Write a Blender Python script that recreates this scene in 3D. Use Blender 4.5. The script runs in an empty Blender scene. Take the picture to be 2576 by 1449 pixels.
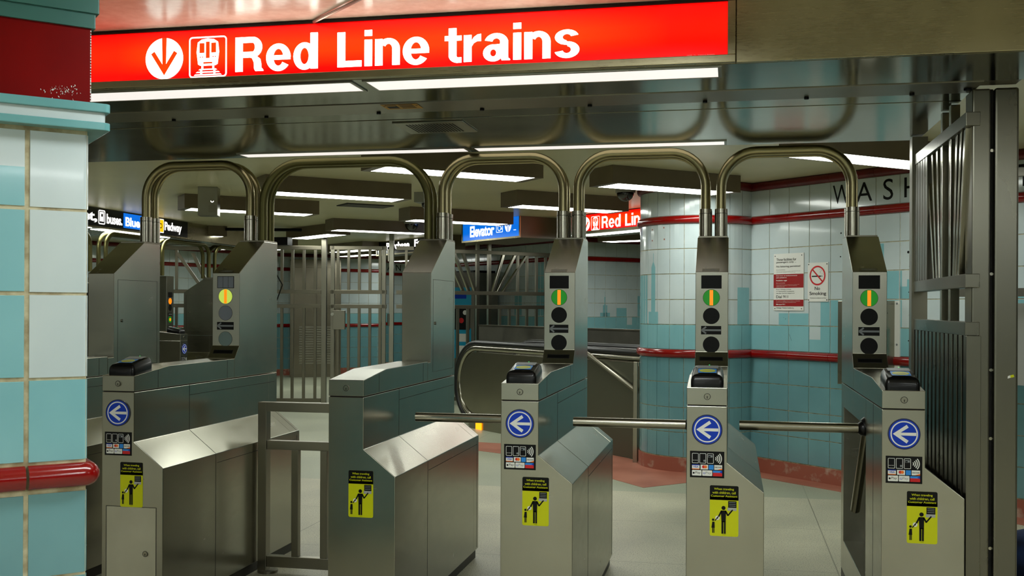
import bpy, bmesh, math, random
from mathutils import Vector, Matrix
random.seed(7)
sc = bpy.context.scene
COL = sc.collection
# ------------------------------------------------------------------ camera
YAW, ROLL, F_PX, CZ, CY = -.2058, .0047, 2632., 1.3194, 773.66
fw = Vector((math.sin(YAW), math.cos(YAW), 0)); r0 = Vector((math.cos(YAW), -math.sin(YAW), 0)); u0 = Vector((0, 0, 1))
rr = math.cos(ROLL)*r0 + math.sin(ROLL)*u0; uu = -math.sin(ROLL)*r0 + math.cos(ROLL)*u0
cam_d = bpy.data.cameras.new('camera'); cam = bpy.data.objects.new('camera', cam_d); COL.objects.link(cam)
cam.matrix_world = Matrix(((rr.x, uu.x, -fw.x, 0), (rr.y, uu.y, -fw.y, 0), (rr.z, uu.z, -fw.z, CZ), (0, 0, 0, 1)))
cam_d.sensor_width = 36; cam_d.lens = F_PX/2576*36; cam_d.shift_y = (CY-724.5)/2576
cam_d.clip_start = .05
sc.camera = cam
# ------------------------------------------------------------------ world, exposure
w = bpy.data.worlds.new('world'); sc.world = w; w.use_nodes = True
w.node_tree.nodes['Background'].inputs[0].default_value = (.5, .55, .5, 1)
w.node_tree.nodes['Background'].inputs[1].default_value = .03
vs = sc.view_settings; vs.view_transform = 'Standard'; vs.look = 'None'; vs.gamma = 1; vs.exposure = 0; vs.use_curve_mapping = False
LAMP = 14.0          # brightness of the fluorescent lenses over the paid area
HALL = 24.0          # fluorescent lenses of the unseen lights over the hall in front of the turnstiles
# ------------------------------------------------------------------ materials
def lin(c):
    return tuple((x/255/12.92 if x/255 <= .04045 else ((x/255+.055)/1.055)**2.4) for x in c)
def N(nt, t, **k):
    n = nt.nodes.new(t)
    for a, b in k.items(): setattr(n, a, b)
    return n
def base(name, col, rough=.4, metal=0, coat=0, spec=.5):
    m = bpy.data.materials.new(name); m.use_nodes = True
    p = m.node_tree.nodes['Principled BSDF']
    p.inputs['Base Color'].default_value = (*lin(col), 1); p.inputs['Roughness'].default_value = rough
    p.inputs['Metallic'].default_value = metal; p.inputs['Coat Weight'].default_value = coat
    p.inputs['Coat Roughness'].default_value = .05
    p.inputs['Specular IOR Level'].default_value = spec
    return m
def emit(name, col, s, rgb=None):
    m = bpy.data.materials.new(name); m.use_nodes = True
    p = m.node_tree.nodes['Principled BSDF']
    p.inputs['Base Color'].default_value = (*(lin(rgb) if rgb else lin(col)), 1); p.inputs['Roughness'].default_value = .3
    p.inputs['Emission Color'].default_value = (*lin(col), 1); p.inputs['Emission Strength'].default_value = s
    return m
def steel(name, col, rough, scale=(4, 4, 160), var=.12, bump=.02, blotch=1.0, metal=1.0):
    m = base(name, col, rough, metal); nt = m.node_tree; p = nt.nodes['Principled BSDF']
    tc = N(nt, 'ShaderNodeTexCoord'); mp = N(nt, 'ShaderNodeMapping'); mp.inputs['Scale'].default_value = scale
    no = N(nt, 'ShaderNodeTexNoise'); no.inputs['Scale'].default_value = 6; no.inputs['Detail'].default_value = 4
    nt.links.new(tc.outputs['Object'], mp.inputs[0]); nt.links.new(mp.outputs[0], no.inputs['Vector'])
    n2 = N(nt, 'ShaderNodeTexNoise'); n2.inputs['Scale'].default_value = 3.5; n2.inputs['Detail'].default_value = 5
    nt.links.new(tc.outputs['Object'], n2.inputs['Vector'])
    ad = N(nt, 'ShaderNodeMath', operation='MULTIPLY_ADD'); ad.inputs[1].default_value = .5
    nt.links.new(no.outputs[0], ad.inputs[0])
    m2 = N(nt, 'ShaderNodeMath', operation='MULTIPLY'); m2.inputs[1].default_value = .5; nt.links.new(n2.outputs[0], m2.inputs[0])
    nt.links.new(m2.outputs[0], ad.inputs[2])
    mr = N(nt, 'ShaderNodeMapRange'); mr.inputs[1].default_value = .3; mr.inputs[2].default_value = .7
    mr.inputs[3].default_value = max(.02, rough-var); mr.inputs[4].default_value = rough+var
    nt.links.new(ad.outputs[0], mr.inputs[0]); nt.links.new(mr.outputs[0], p.inputs['Roughness'])
    bp = N(nt, 'ShaderNodeBump'); bp.inputs['Strength'].default_value = bump; bp.inputs['Distance'].default_value = .01
    nt.links.new(no.outputs[0], bp.inputs['Height']); nt.links.new(bp.outputs[0], p.inputs['Normal'])
    cm = N(nt, 'ShaderNodeMapRange'); cm.inputs[3].default_value = 1-.18*blotch; cm.inputs[4].default_value = 1+.12*blotch
    cm.inputs[1].default_value = .3; cm.inputs[2].default_value = .7
    nt.links.new(n2.outputs[0], cm.inputs[0])
    mx = N(nt, 'ShaderNodeVectorMath', operation='SCALE'); mx.inputs[0].default_value = lin(col)
    nt.links.new(cm.outputs[0], mx.inputs['Scale']); nt.links.new(mx.outputs[0], p.inputs['Base Color'])
    return m
def noisy(name, c1, c2, rough, scale, coat=0, bump=0, lo=.35, hi=.65, detail=6):
    m = base(name, c1, rough, 0, coat); nt = m.node_tree; p = nt.nodes['Principled BSDF']
    tc = N(nt, 'ShaderNodeTexCoord'); no = N(nt, 'ShaderNodeTexNoise'); no.inputs['Scale'].default_value = scale; no.inputs['Detail'].default_value = detail
    nt.links.new(tc.outputs['Object'], no.inputs['Vector'])
    cr = N(nt, 'ShaderNodeValToRGB'); cr.color_ramp.elements[0].position = lo; cr.color_ramp.elements[1].position = hi
    cr.color_ramp.elements[0].color = (*lin(c2), 1); cr.color_ramp.elements[1].color = (*lin(c1), 1)
    nt.links.new(no.outputs[0], cr.inputs[0]); nt.links.new(cr.outputs[0], p.inputs['Base Color'])
    if bump:
        bp = N(nt, 'ShaderNodeBump'); bp.inputs['Strength'].default_value = bump; bp.inputs['Distance'].default_value = .003
        nt.links.new(no.outputs[0], bp.inputs['Height']); nt.links.new(bp.outputs[0], p.inputs['Normal'])
    return m
M = {}
M['steel'] = steel('brushed steel', (170, 168, 155), .25, scale=(2, 2, 6), var=.03, bump=0, blotch=.45)
M['steel_dark'] = steel('worn steel', (150, 148, 134), .3, scale=(2, 2, 6), var=.04, bump=0, blotch=.5)
M['plinth'] = base('dark kick plate', (60, 58, 52), .5, .6)
M['soffit'] = steel('polished steel soffit', (140, 140, 122), .14, scale=(2, 60, 4), var=.05, bump=.01)
M['fascia'] = steel('brushed steel fascia', (165, 156, 125), .3, scale=(3, 3, 80), var=.1)
M['tube'] = steel('bronzed steel tube', (160, 150, 112), .3, scale=(2, 2, .4), var=.012, bump=0, blotch=.2)
M['tube_dark'] = steel('dull bronze tube', (112, 108, 70), .42, scale=(2, 2, .4), var=.03, bump=0, blotch=.8)
M['chrome'] = steel('polished rail steel', (166, 162, 148), .2, scale=(2, 2, .4), var=.01, bump=0, blotch=.1)
M['rail'] = steel('railing steel', (140, 136, 122), .33, scale=(2, 2, .4), var=.015, bump=0, blotch=.4)
M['post_steel'] = steel('post steel darkened for shade', (118, 116, 104), .28, scale=(2, 2, .4), var=.015, bump=0, blotch=.25)  # colour lowered to stand for shade on the right fence bars
M['bar_steel'] = steel('dull bar steel', (122, 117, 102), .35, scale=(2, 2, .4), var=.012, bump=0, blotch=.3)
M['door_plate'] = steel('scuffed pale plate', (205, 202, 184), .45, var=.05, blotch=.8)
M['clad'] = base('dark green grey cladding', (104, 105, 90), .4, .7)
M['teal_shaded'] = noisy('teal darkened for shade', (58, 112, 104), (50, 100, 94), .35, 4)  # darker teal stands for the dim light at the pillar top
M['red_shaded'] = noisy('red glazed tile darkened for shade', (122, 1, 0), (110, 0, 0), .35, 6)  # red darkened to carry the shade high on the pillar
M['red_shaded'].node_tree.nodes['Principled BSDF'].inputs['Specular IOR Level'].default_value = .12
M['black'] = base('black', (5, 5, 4), .5, spec=.2)
M['gap'] = base('dark gap', (16, 15, 12), .7)
M['gloss_black'] = base('glossy black plastic', (6, 6, 6), .3, coat=.1, spec=.25)
M['rubber'] = base('black rubber', (14, 14, 14), .35)
M['tile_white'] = noisy('white glazed tile', (200, 212, 214), (188, 202, 205), .13, 3, coat=.3)
M['tile_teal'] = noisy('light teal glazed tile', (136, 189, 196), (126, 180, 188), .13, 3, coat=.3)
M['tile_deep'] = noisy('deep teal glazed tile', (108, 156, 163), (100, 146, 154), .13, 3, coat=.3)
M['grout'] = noisy('grout', (200, 192, 160), (150, 136, 104), .8, 25)
M['red'] = noisy('red glazed trim', (138, 5, 4), (118, 2, 2), .18, 6, coat=.2)
M['red_dark'] = noisy('dark red trim', (104, 12, 8), (86, 8, 6), .35, 6)
M['cap_teal'] = noisy('teal glazed cap', (108, 168, 170), (96, 155, 158), .2, 5, coat=.2)
M['base_red'] = noisy('worn red base', (156, 88, 70), (186, 164, 146), .5, 9, bump=.1, lo=.3, hi=.45)
M['ceiling'] = noisy('painted ceiling', (216, 211, 172), (206, 202, 164), .32, 1.5, bump=.05)
M['ceiling_hall'] = noisy('semi gloss plaster ceiling', (238, 232, 215), (225, 216, 198), .27, 30, bump=.3)
M['fixture'] = noisy('fixture housing', (112, 100, 80), (104, 92, 72), .35, 4)
M['lens'] = emit('fluorescent lens', (250, 255, 246), LAMP)
M['hall_lens'] = emit('hall fluorescent lens', (248, 255, 252), HALL)
M['soffit_lens'] = emit('soffit light lens', (255, 248, 243), .86)
M['sign_white'] = emit('backlit white', (255, 251, 238), 6.5)
M['sign_white_s'] = emit('backlit white small', (255, 252, 245), 1.5)
M['sign_white_m'] = emit('backlit white pictogram', (255, 250, 240), 3.0)
M['sign_orange'] = emit('backlit orange', (255, 66, 0), 1.05, (110, 10, 0))
M['sign_blue'] = emit('backlit blue', (0, 105, 215), 1.0)
M['sign_black'] = base('black sign face', (10, 10, 12), .25)
M['sign_yellow'] = emit('backlit yellow', (250, 200, 10), 1.0)
M['blue'] = base('sign blue', (4, 54, 176), .3, spec=.3)
M['navy'] = base('navy rim', (8, 26, 70), .2, coat=.3)
M['white'] = base('white print', (222, 222, 216), .35)
M['grey'] = base('grey print', (125, 130, 132), .4)
M['lt_grey'] = base('pale grey print', (160, 162, 158), .4)
M['yellow'] = base('yellow vinyl', (196, 200, 8), .4, spec=.3)
M['orange_p'] = base('orange print', (235, 110, 20), .4)
M['red_p'] = base('red print', (196, 14, 22), .4)
M['redp2'] = base('dark red print', (150, 12, 16), .4)
M['sky_p'] = base('sky blue print', (30, 130, 215), .4)
M['black_p'] = base('black print', (7, 7, 6), .5, spec=.2)
M['frost'] = base('frosted window', (120, 126, 138), .3)
M['frost2'] = base('frosted green lens', (110, 130, 128), .3)
M['lens_black'] = base('dark lens', (5, 6, 5), .5, spec=.2)
M['green_l'] = emit('lit green lens', (8, 128, 14), .8, (5, 60, 8))
M['amber_l'] = emit('lit amber bar', (255, 140, 8), 1.0, (200, 90, 5))
M['lime_l'] = emit('lit lime lens', (196, 222, 84), .85, (100, 120, 60))
M['led'] = emit('green led', (40, 255, 110), 1.2)
M['tan'] = base('hazard label yellow', (190, 140, 20), .5)
M['dome'] = base('smoked dome', (14, 14, 14), .05, coat=1)
M['cam_white'] = base('camera housing', (150, 152, 146), .4)
M['door'] = steel('steel door', (130, 124, 108), .25, scale=(2, 2, .4), var=.015, bump=0, blotch=.5)
M['void'] = base('dark opening', (22, 22, 20), .7)
M['machine'] = base('blue machine panel', (16, 150, 190), .3)
M['panel_grey'] = steel('dull grey panel', (120, 118, 108), .4, scale=(3, 3, 60), metal=.9)
M['terr_red'] = noisy('red terrazzo', (172, 110, 90), (150, 88, 70), .45, 3)
M['escal'] = steel('escalator balustrade steel', (165, 160, 142), .3, scale=(2, 2, .4), var=.015, bump=0, blotch=.3)
M['amber_glow'] = emit('amber comb light', (255, 150, 10), 2.0)
M['denim'] = noisy('navy quilted cloth', (20, 48, 96), (8, 18, 44), .8, 10)
# red backlit face: brighter, more orange where the tubes stand behind it
def red_face():
    m = bpy.data.materials.new('backlit red'); m.use_nodes = True; nt = m.node_tree; p = nt.nodes['Principled BSDF']
    p.inputs['Base Color'].default_value = (.12, 0, 0, 1); p.inputs['Roughness'].default_value = .25
    tc = N(nt, 'ShaderNodeTexCoord'); mp = N(nt, 'ShaderNodeMapping'); mp.inputs['Location'].default_value = (0, 0, -2.245)
    mp.inputs['Scale'].default_value = (1, 1, 1)
    sx = N(nt, 'ShaderNodeSeparateXYZ'); nt.links.new(tc.outputs['Object'], sx.inputs[0])
    # tube glow: mid height
    d = N(nt, 'ShaderNodeMath', operation='SUBTRACT'); d.inputs[1].default_value = 2.25; nt.links.new(sx.outputs['Z'], d.inputs[0])
    a = N(nt, 'ShaderNodeMath', operation='ABSOLUTE'); nt.links.new(d.outputs[0], a.inputs[0])
    r = N(nt, 'ShaderNodeMapRange'); r.inputs[1].default_value = .015; r.inputs[2].default_value = .075; r.inputs[3].default_value = 1; r.inputs[4].default_value = 0
    nt.links.new(a.outputs[0], r.inputs[0])
    e = N(nt, 'ShaderNodeMapRange'); e.inputs[1].default_value = -.55; e.inputs[2].default_value = -.2; e.inputs[3].default_value = 1; e.inputs[4].default_value = .12
    nt.links.new(sx.outputs['X'], e.inputs[0])
    e2 = N(nt, 'ShaderNodeMapRange'); e2.inputs[1].default_value = -2.25; e2.inputs[2].default_value = -2.1; e2.inputs[3].default_value = .35; e2.inputs[4].default_value = 1
    nt.links.new(sx.outputs['X'], e2.inputs[0])
    k0 = N(nt, 'ShaderNodeMath', operation='MULTIPLY'); nt.links.new(e.outputs[0], k0.inputs[0]); nt.links.new(e2.outputs[0], k0.inputs[1])
    k = N(nt, 'ShaderNodeMath', operation='MULTIPLY'); nt.links.new(r.outputs[0], k.inputs[0]); nt.links.new(k0.outputs[0], k.inputs[1])
    mx = N(nt, 'ShaderNodeMix', data_type='RGBA'); mx.inputs['A'].default_value = (1, .0, .0, 1); mx.inputs['B'].default_value = (1, .045, .0, 1)
    nt.links.new(k.outputs[0], mx.inputs['Factor']); nt.links.new(mx.outputs['Result'], p.inputs['Emission Color'])
    p.inputs['Emission Strength'].default_value = 1.15
    return m
M['sign_red'] = red_face()
def floor_mat():
    m = base('terrazzo floor', (170, 165, 145), .3); nt = m.node_tree; p = nt.nodes['Principled BSDF']
    tc = N(nt, 'ShaderNodeTexCoord'); O = tc.outputs['Object']
    n1 = N(nt, 'ShaderNodeTexNoise'); n1.inputs['Scale'].default_value = 150; n1.inputs['Detail'].default_value = 3; nt.links.new(O, n1.inputs['Vector'])
    cr = N(nt, 'ShaderNodeValToRGB'); cr.color_ramp.elements[0].position = .34; cr.color_ramp.elements[1].position = .45
    cr.color_ramp.elements[0].color = (*lin((112, 108, 90)), 1); cr.color_ramp.elements[1].color = (*lin((190, 186, 162)), 1)
    nt.links.new(n1.outputs[0], cr.inputs[0])
    n2 = N(nt, 'ShaderNodeTexNoise'); n2.inputs['Scale'].default_value = 1.3; n2.inputs['Detail'].default_value = 6; nt.links.new(O, n2.inputs['Vector'])
    m1 = N(nt, 'ShaderNodeMapRange'); m1.inputs[1].default_value = .3; m1.inputs[2].default_value = .7; m1.inputs[3].default_value = .72; m1.inputs[4].default_value = 1.1
    nt.links.new(n2.outputs[0], m1.inputs[0])
    sc1 = N(nt, 'ShaderNodeVectorMath', operation='SCALE'); nt.links.new(cr.outputs[0], sc1.inputs[0]); nt.links.new(m1.outputs[0], sc1.inputs['Scale'])
    # joints
    sx = N(nt, 'ShaderNodeSeparateXYZ'); nt.links.new(O, sx.inputs[0])
    def joint(out, off, step, wd):
        a = N(nt, 'ShaderNodeMath', operation='ADD'); a.inputs[1].default_value = off; nt.links.new(out, a.inputs[0])
        mo = N(nt, 'ShaderNodeMath', operation='FLOORED_MODULO'); mo.inputs[1].default_value = step; nt.links.new(a.outputs[0], mo.inputs[0])
        l = N(nt, 'ShaderNodeMath', operation='LESS_THAN'); l.inputs[1].default_value = wd; nt.links.new(mo.outputs[0], l.inputs[0])
        return l.outputs[0]
    j1 = joint(sx.outputs['X'], -.53+15*1.5, 1.5, .007); j2 = joint(sx.outputs['Y'], -7.55+15*1.05, 1.05, .005)
    mxx = N(nt, 'ShaderNodeMath', operation='MAXIMUM'); nt.links.new(j1, mxx.inputs[0]); nt.links.new(j2, mxx.inputs[1])
    mf = N(nt, 'ShaderNodeMath', operation='MULTIPLY'); mf.inputs[1].default_value = .55; nt.links.new(mxx.outputs[0], mf.inputs[0])
    mm = N(nt, 'ShaderNodeMix', data_type='RGBA'); mm.inputs['B'].default_value = (*lin((70, 62, 48)), 1)
    nt.links.new(mf.outputs[0], mm.inputs['Factor']); nt.links.new(sc1.outputs[0], mm.inputs['A'])
    # greyer screed beyond the row
    g = N(nt, 'ShaderNodeMath', operation='GREATER_THAN'); g.inputs[1].default_value = 7.55; nt.links.new(sx.outputs['Y'], g.inputs[0])
    gf = N(nt, 'ShaderNodeMath', operation='MULTIPLY'); gf.inputs[1].default_value = .6; nt.links.new(g.outputs[0], gf.inputs[0])
    mg = N(nt, 'ShaderNodeMix', data_type='RGBA'); mg.inputs['B'].default_value = (*lin((138, 148, 128)), 1)
    nt.links.new(gf.outputs[0], mg.inputs['Factor']); nt.links.new(mm.outputs['Result'], mg.inputs['A'])
    nt.links.new(mg.outputs['Result'], p.inputs['Base Color'])
    mr = N(nt, 'ShaderNodeMapRange'); mr.inputs[3].default_value = .3; mr.inputs[4].default_value = .55; nt.links.new(n2.outputs[0], mr.inputs[0]); nt.links.new(mr.outputs[0], p.inputs['Roughness'])
    bp = N(nt, 'ShaderNodeBump'); bp.inputs['Strength'].default_value = .25; bp.inputs['Distance'].default_value = .002
    nt.links.new(n1.outputs[0], bp.inputs['Height']); nt.links.new(bp.outputs[0], p.inputs['Normal'])
    return m
M['floor'] = floor_mat()
# ------------------------------------------------------------------ mesh helpers
CACHE = {}
class Fr:                                   # a local frame: a along u, b along v, d along n (towards the viewer of that face)
    def __init__(s, o, u, v, n): s.o, s.u, s.v, s.n = Vector(o), Vector(u), Vector(v), Vector(n)
    def __call__(s, a, b, d=0): return s.o + s.u*a + s.v*b + s.n*d
WORLD = Fr((0, 0, 0), (1, 0, 0), (0, 0, 1), (0, -1, 0))
class MB:
    def __init__(s): s.v = []; s.f = []; s.m = []; s.mats = []
    def mi(s, k):
        if k not in s.mats: s.mats.append(k)
        return s.mats.index(k)
    def add(s, vs, fs, k):
        o = len(s.v); s.v += [tuple(x) for x in vs]; i = s.mi(k)
        for f in fs: s.f.append([o+j for j in f]); s.m.append(i)
    def box(s, x0, y0, z0, x1, y1, z1, k):
        s.add([(x0,y0,z0),(x1,y0,z0),(x1,y1,z0),(x0,y1,z0),(x0,y0,z1),(x1,y0,z1),(x1,y1,z1),(x0,y1,z1)],
              [(3,2,1,0),(4,5,6,7),(0,1,5,4),(1,2,6,5),(2,3,7,6),(3,0,4,7)], k)
    def fbox(s, fr, a0, a1, b0, b1, d0, d1, k):
        P = [fr(a, b, d) for d in (d0, d1) for a, b in ((a0,b0),(a1,b0),(a1,b1),(a0,b1))]
        s.add(P, [(3,2,1,0),(4,5,6,7),(0,1,5,4),(1,2,6,5),(2,3,7,6),(3,0,4,7)], k)
    def prism(s, pts, fn, e0, e1, k):       # pts polygon, fn(p,e)->xyz
        n = len(pts); P = [fn(p, e0) for p in pts] + [fn(p, e1) for p in pts]
        s.add(P, [tuple(range(n-1, -1, -1)), tuple(range(n, 2*n))] + [(i, (i+1) % n, (i+1) % n+n, i+n) for i in range(n)], k)
    def poly(s, fr, pts, k, d=.0005): s.add([fr(a, b, d) for a, b in pts], [tuple(range(len(pts)))], k)
    def rect(s, fr, a0, a1, b0, b1, k, d=.0005): s.poly(fr, [(a0,b0),(a1,b0),(a1,b1),(a0,b1)], k, d)
    def disc(s, fr, a, b, r, k, d=.0005, n=40, rb=None):
        rb = rb or r
        s.poly(fr, [(a+r*math.cos(t*2*math.pi/n), b+rb*math.sin(t*2*math.pi/n)) for t in range(n)], k, d)
    def ring(s, fr, a, b, r1, r2, k, d=.0005, n=40, t0=0, t1=2*math.pi):
        P = []
        for i in range(n+1):
            t = t0+(t1-t0)*i/n; P += [fr(a+r1*math.cos(t), b+r1*math.sin(t), d), fr(a+r2*math.cos(t), b+r2*math.sin(t), d)]
        s.add(P, [(2*i, 2*i+1, 2*i+3, 2*i+2) for i in range(n)], k)
    def line(s, fr, p, q, w, k, d=.0005):
        dx, dy = q[0]-p[0], q[1]-p[1]; L = math.hypot(dx, dy) or 1; nx, ny = -dy/L*w/2, dx/L*w/2
        s.poly(fr, [(p[0]-nx, p[1]-ny), (q[0]-nx, q[1]-ny), (q[0]+nx, q[1]+ny), (p[0]+nx, p[1]+ny)], k, d)
    def rrect(s, fr, a0, a1, b0, b1, r, k, d=.0005, n=5):
        P = []
        for cx, cy, t in ((a1-r, b0+r, -.5), (a1-r, b1-r, 0), (a0+r, b1-r, .5), (a0+r, b0+r, 1)):
            for i in range(n+1): u = (t+.5*i/n)*math.pi; P.append((cx+r*math.cos(u), cy+r*math.sin(u)))
        s.poly(fr, P, k, d); return P
    def rring(s, fr, a0, a1, b0, b1, r, w, k, d=.0005):
        t = MB(); A = t.rrect(fr, a0, a1, b0, b1, r, k); B = t.rrect(fr, a0+w, a1-w, b0+w, b1-w, max(r-w, .0005), k); n = len(A)
        s.add([fr(*p, d) for p in A]+[fr(*p, d) for p in B], [(i, (i+1) % n, (i+1) % n+n, i+n) for i in range(n)], k)
    def cyl(s, p, q, r, k, n=20, r2=None, cap=True):
        s.tube([p, q], r, k, n, r2=r2, cap=cap)
    def tube(s, path, r, k, n=16, r2=None, cap=True):
        path = [Vector(p) for p in path]; rings = []
        d0 = (path[1]-path[0]).normalized(); ref = Vector((0, 0, 1)) if abs(d0.z) < .9 else Vector((0, 1, 0))
        for i, p in enumerate(path):
            a = path[max(i-1, 0)]; b = path[min(i+1, len(path)-1)]; t = (b-a).normalized()
            x = ref - t*ref.dot(t)
            if x.length < 1e-4: x = t.orthogonal()
            x.normalize(); y = t.cross(x); ref = x
            R = r if (r2 is None or i == 0) else r2
            rings.append([p + x*R*math.cos(2*math.pi*j/n) + y*R*math.sin(2*math.pi*j/n) for j in range(n)])
        V = [v for g in rings for v in g]
        F = [(i*n+j, i*n+(j+1) % n, (i+1)*n+(j+1) % n, (i+1)*n+j) for i in range(len(rings)-1) for j in range(n)]
        if cap: F += [tuple(range(n-1, -1, -1)), tuple((len(rings)-1)*n+j for j in range(n))]
        s.add(V, F, k)
    def sphere(s, c, r, k, n=16, half=None, sc=(1, 1, 1)):
        V = []; F = []; m = n//2
        a0, a1 = (-math.pi/2, math.pi/2) if half is None else ((-math.pi/2, 0) if half == 'low' else (0, math.pi/2))
        for i in range(m+1):
            t = a0+(a1-a0)*i/m
            for j in range(n):
                u = 2*math.pi*j/n; V.append((c[0]+r*sc[0]*math.cos(t)*math.cos(u), c[1]+r*sc[1]*math.cos(t)*math.sin(u), c[2]+r*sc[2]*math.sin(t)))
        F = [(i*n+j, i*n+(j+1) % n, (i+1)*n+(j+1) % n, (i+1)*n+j) for i in range(m) for j in range(n)]
        s.add(V, F, k)
    def text(s, fr, txt, a0, a1, b0, b1, k, d=.0006, bold=.02):
        V, F = glyphs(txt, bold)
        xs = [v[0] for v in V]; ys = [v[1] for v in V]; X0, X1, Y0, Y1 = min(xs), max(xs), min(ys), max(ys)
        s.add([fr(a0+(x-X0)/(X1-X0)*(a1-a0), b0+(y-Y0)/(Y1-Y0)*(b1-b0), d) for x, y in V], F, k)
    def build(s, name, parent=None, smooth=False, bevel=0, key=None):
        if key and key in CACHE: me = CACHE[key]
        else:
            me = bpy.data.meshes.new(name); me.from_pydata(s.v, [], s.f)
            for k in s.mats: me.materials.append(M[k])
            me.polygons.foreach_set('material_index', s.m)
            bm = bmesh.new(); bm.from_mesh(me)
            if key != 'flat': pass
            bmesh.ops.recalc_face_normals(bm, faces=bm.faces) if not getattr(s, 'keep', False) else None
            bm.to_mesh(me); bm.free()
            if smooth: me.shade_smooth(); me.set_sharp_from_angle(angle=math.radians(40))
            me.update()
            if key: CACHE[key] = me
        o = bpy.data.objects.new(name, me); COL.objects.link(o)
        if parent: o.parent = parent
        if bevel:
            b = o.modifiers.new('bevel', 'BEVEL'); b.width = bevel; b.segments = 2; b.limit_method = 'ANGLE'; b.angle_limit = math.radians(30); b.harden_normals = False
        return o
GC = {}
def grotesk(b, fr, word, a0, a1, z0, z1, k, d=.002):
    """bold grotesque letters built from bars and oval rings; z0 baseline, z1 cap height"""
    P = []   # (kind, data) in cap-height units
    def bar(x0, x1, y0, y1): P.append([(x0, y0), (x1, y0), (x1, y1), (x0, y1)])
    def poly(*p): P.append(list(p))
    def oval(cx, cy, ro, so, ri, si, t0=0, t1=360, n=28):
        for i in range(n):
            a, c = math.radians(t0+(t1-t0)*i/n), math.radians(t0+(t1-t0)*(i+1)/n)
            P.append([(cx+ro*math.cos(a), cy+so*math.sin(a)), (cx+ro*math.cos(c), cy+so*math.sin(c)), (cx+ri*math.cos(c), cy+si*math.sin(c)), (cx+ri*math.cos(a), cy+si*math.sin(a))])
    adv = 0; out = []
    for ch in word:
        P.clear()
        if ch == 'R':
            bar(0, .205, 0, 1); bar(.2, .47, .83, 1); bar(.2, .47, .40, .57); oval(.47, .70, .27, .30, .07, .13, -90, 90)
            poly((.36, .42), (.60, .43), (.69, .35), (.715, .22), (.72, .1), (.775, .03), (.775, 0), (.555, 0), (.52, .07), (.51, .26), (.46, .38)); wd = .775
        elif ch == 'e':
            oval(.335, .37, .335, .40, .135, .245, 0, 325); bar(.12, .665, .30, .43); wd = .67
        elif ch == 'd':
            oval(.30, .37, .30, .395, .115, .235); bar(.46, .66, 0, 1.03); wd = .66
        elif ch == 'L': bar(0, .205, 0, 1); bar(.2, .63, 0, .175); wd = .63
        elif ch == 'i': bar(0, .195, 0, .755); bar(0, .195, .86, 1.03); wd = .195
        elif ch == 'n': bar(0, .195, 0, .755); bar(.44, .635, 0, .48); oval(.345, .47, .29, .30, .095, .14, 0, 150); wd = .635
        elif ch == 't':
            bar(.1, .295, .16, .97); bar(0, .42, .615, .755); oval(.33, .2, .23, .215, .035, .06, 180, 270, 8); bar(.32, .42, -.012, .14); wd = .42
        elif ch == 'r':
            bar(0, .195, 0, .755); poly((.18, .40), (.25, .52), (.33, .57), (.43, .57), (.43, .775), (.34, .76), (.25, .69), (.18, .56)); wd = .43
        elif ch == 'a':
            oval(.32, .51, .29, .262, .1, .115, -10, 165); bar(.415, .61, .12, .56); poly((.415, .2), (.61, .15), (.615, .07), (.66, .03), (.66, 0), (.455, 0), (.43, .08))
            oval(.245, .22, .25, .24, .075, .10); poly((.22, .32), (.46, .36), (.46, .47), (.22, .45)); wd = .66
        elif ch == 's':
            oval(.315, .565, .285, .21, .1, .085, 15, 262); oval(.315, .215, .30, .23, .1, .095, 195, 442); poly((.16, .38), (.3, .355), (.34, .33), (.47, .40), (.34, .44), (.28, .48)); wd = .62
        out += [[(x+adv, y) for x, y in q] for q in P]; adv += wd+(.075 if ch not in 'rt' else .055)
    adv -= .075; sx = (a1-a0)/adv; sz = z1-z0
    for i, q in enumerate(out): b.poly(fr, [(a0+x*sx, z0+y*sz) for x, y in q], k, d=d+.000004*i)
def glyphs(txt, bold):
    if (txt, bold) in GC: return GC[(txt, bold)]
    cu = bpy.data.curves.new('t', 'FONT'); cu.body = txt; cu.size = 1; cu.offset = bold; cu.resolution_u = 4; cu.fill_mode = 'FRONT'
    cu.space_character = .96
    o = bpy.data.objects.new('t', cu); COL.objects.link(o)
    dg = bpy.context.evaluated_depsgraph_get(); me = bpy.data.meshes.new_from_object(o.evaluated_get(dg))
    V = [(v.co.x, v.co.y) for v in me.vertices]; Fc = [tuple(p.vertices) for p in me.polygons]
    bpy.data.objects.remove(o); bpy.data.meshes.remove(me); bpy.data.curves.remove(cu)
    GC[(txt, bold)] = (V, Fc); return V, Fc
def thing(name, label, cat, loc=(0, 0, 0), rz=0, group=None):
    o = bpy.data.objects.new(name, None); o.empty_display_size = .1; COL.objects.link(o); o.location = loc; o.rotation_euler = (0, 0, rz)
    return tag(o, label, cat, group)
def tag(o, label, cat, group=None):
    o['label'] = label; o['category'] = cat
    if group: o['group'] = group
    return o
def struct(o): o['kind'] = 'structure'; return o
S2 = math.sqrt(.5)
E1 = Vector((S2, S2, 0)); E2 = Vector((S2, -S2, 0)); UP = Vector((0, 0, 1))
def arcpath(p0, c_fn, t0, t1, n): return [c_fn(t0+(t1-t0)*i/n) for i in range(n+1)]
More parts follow.
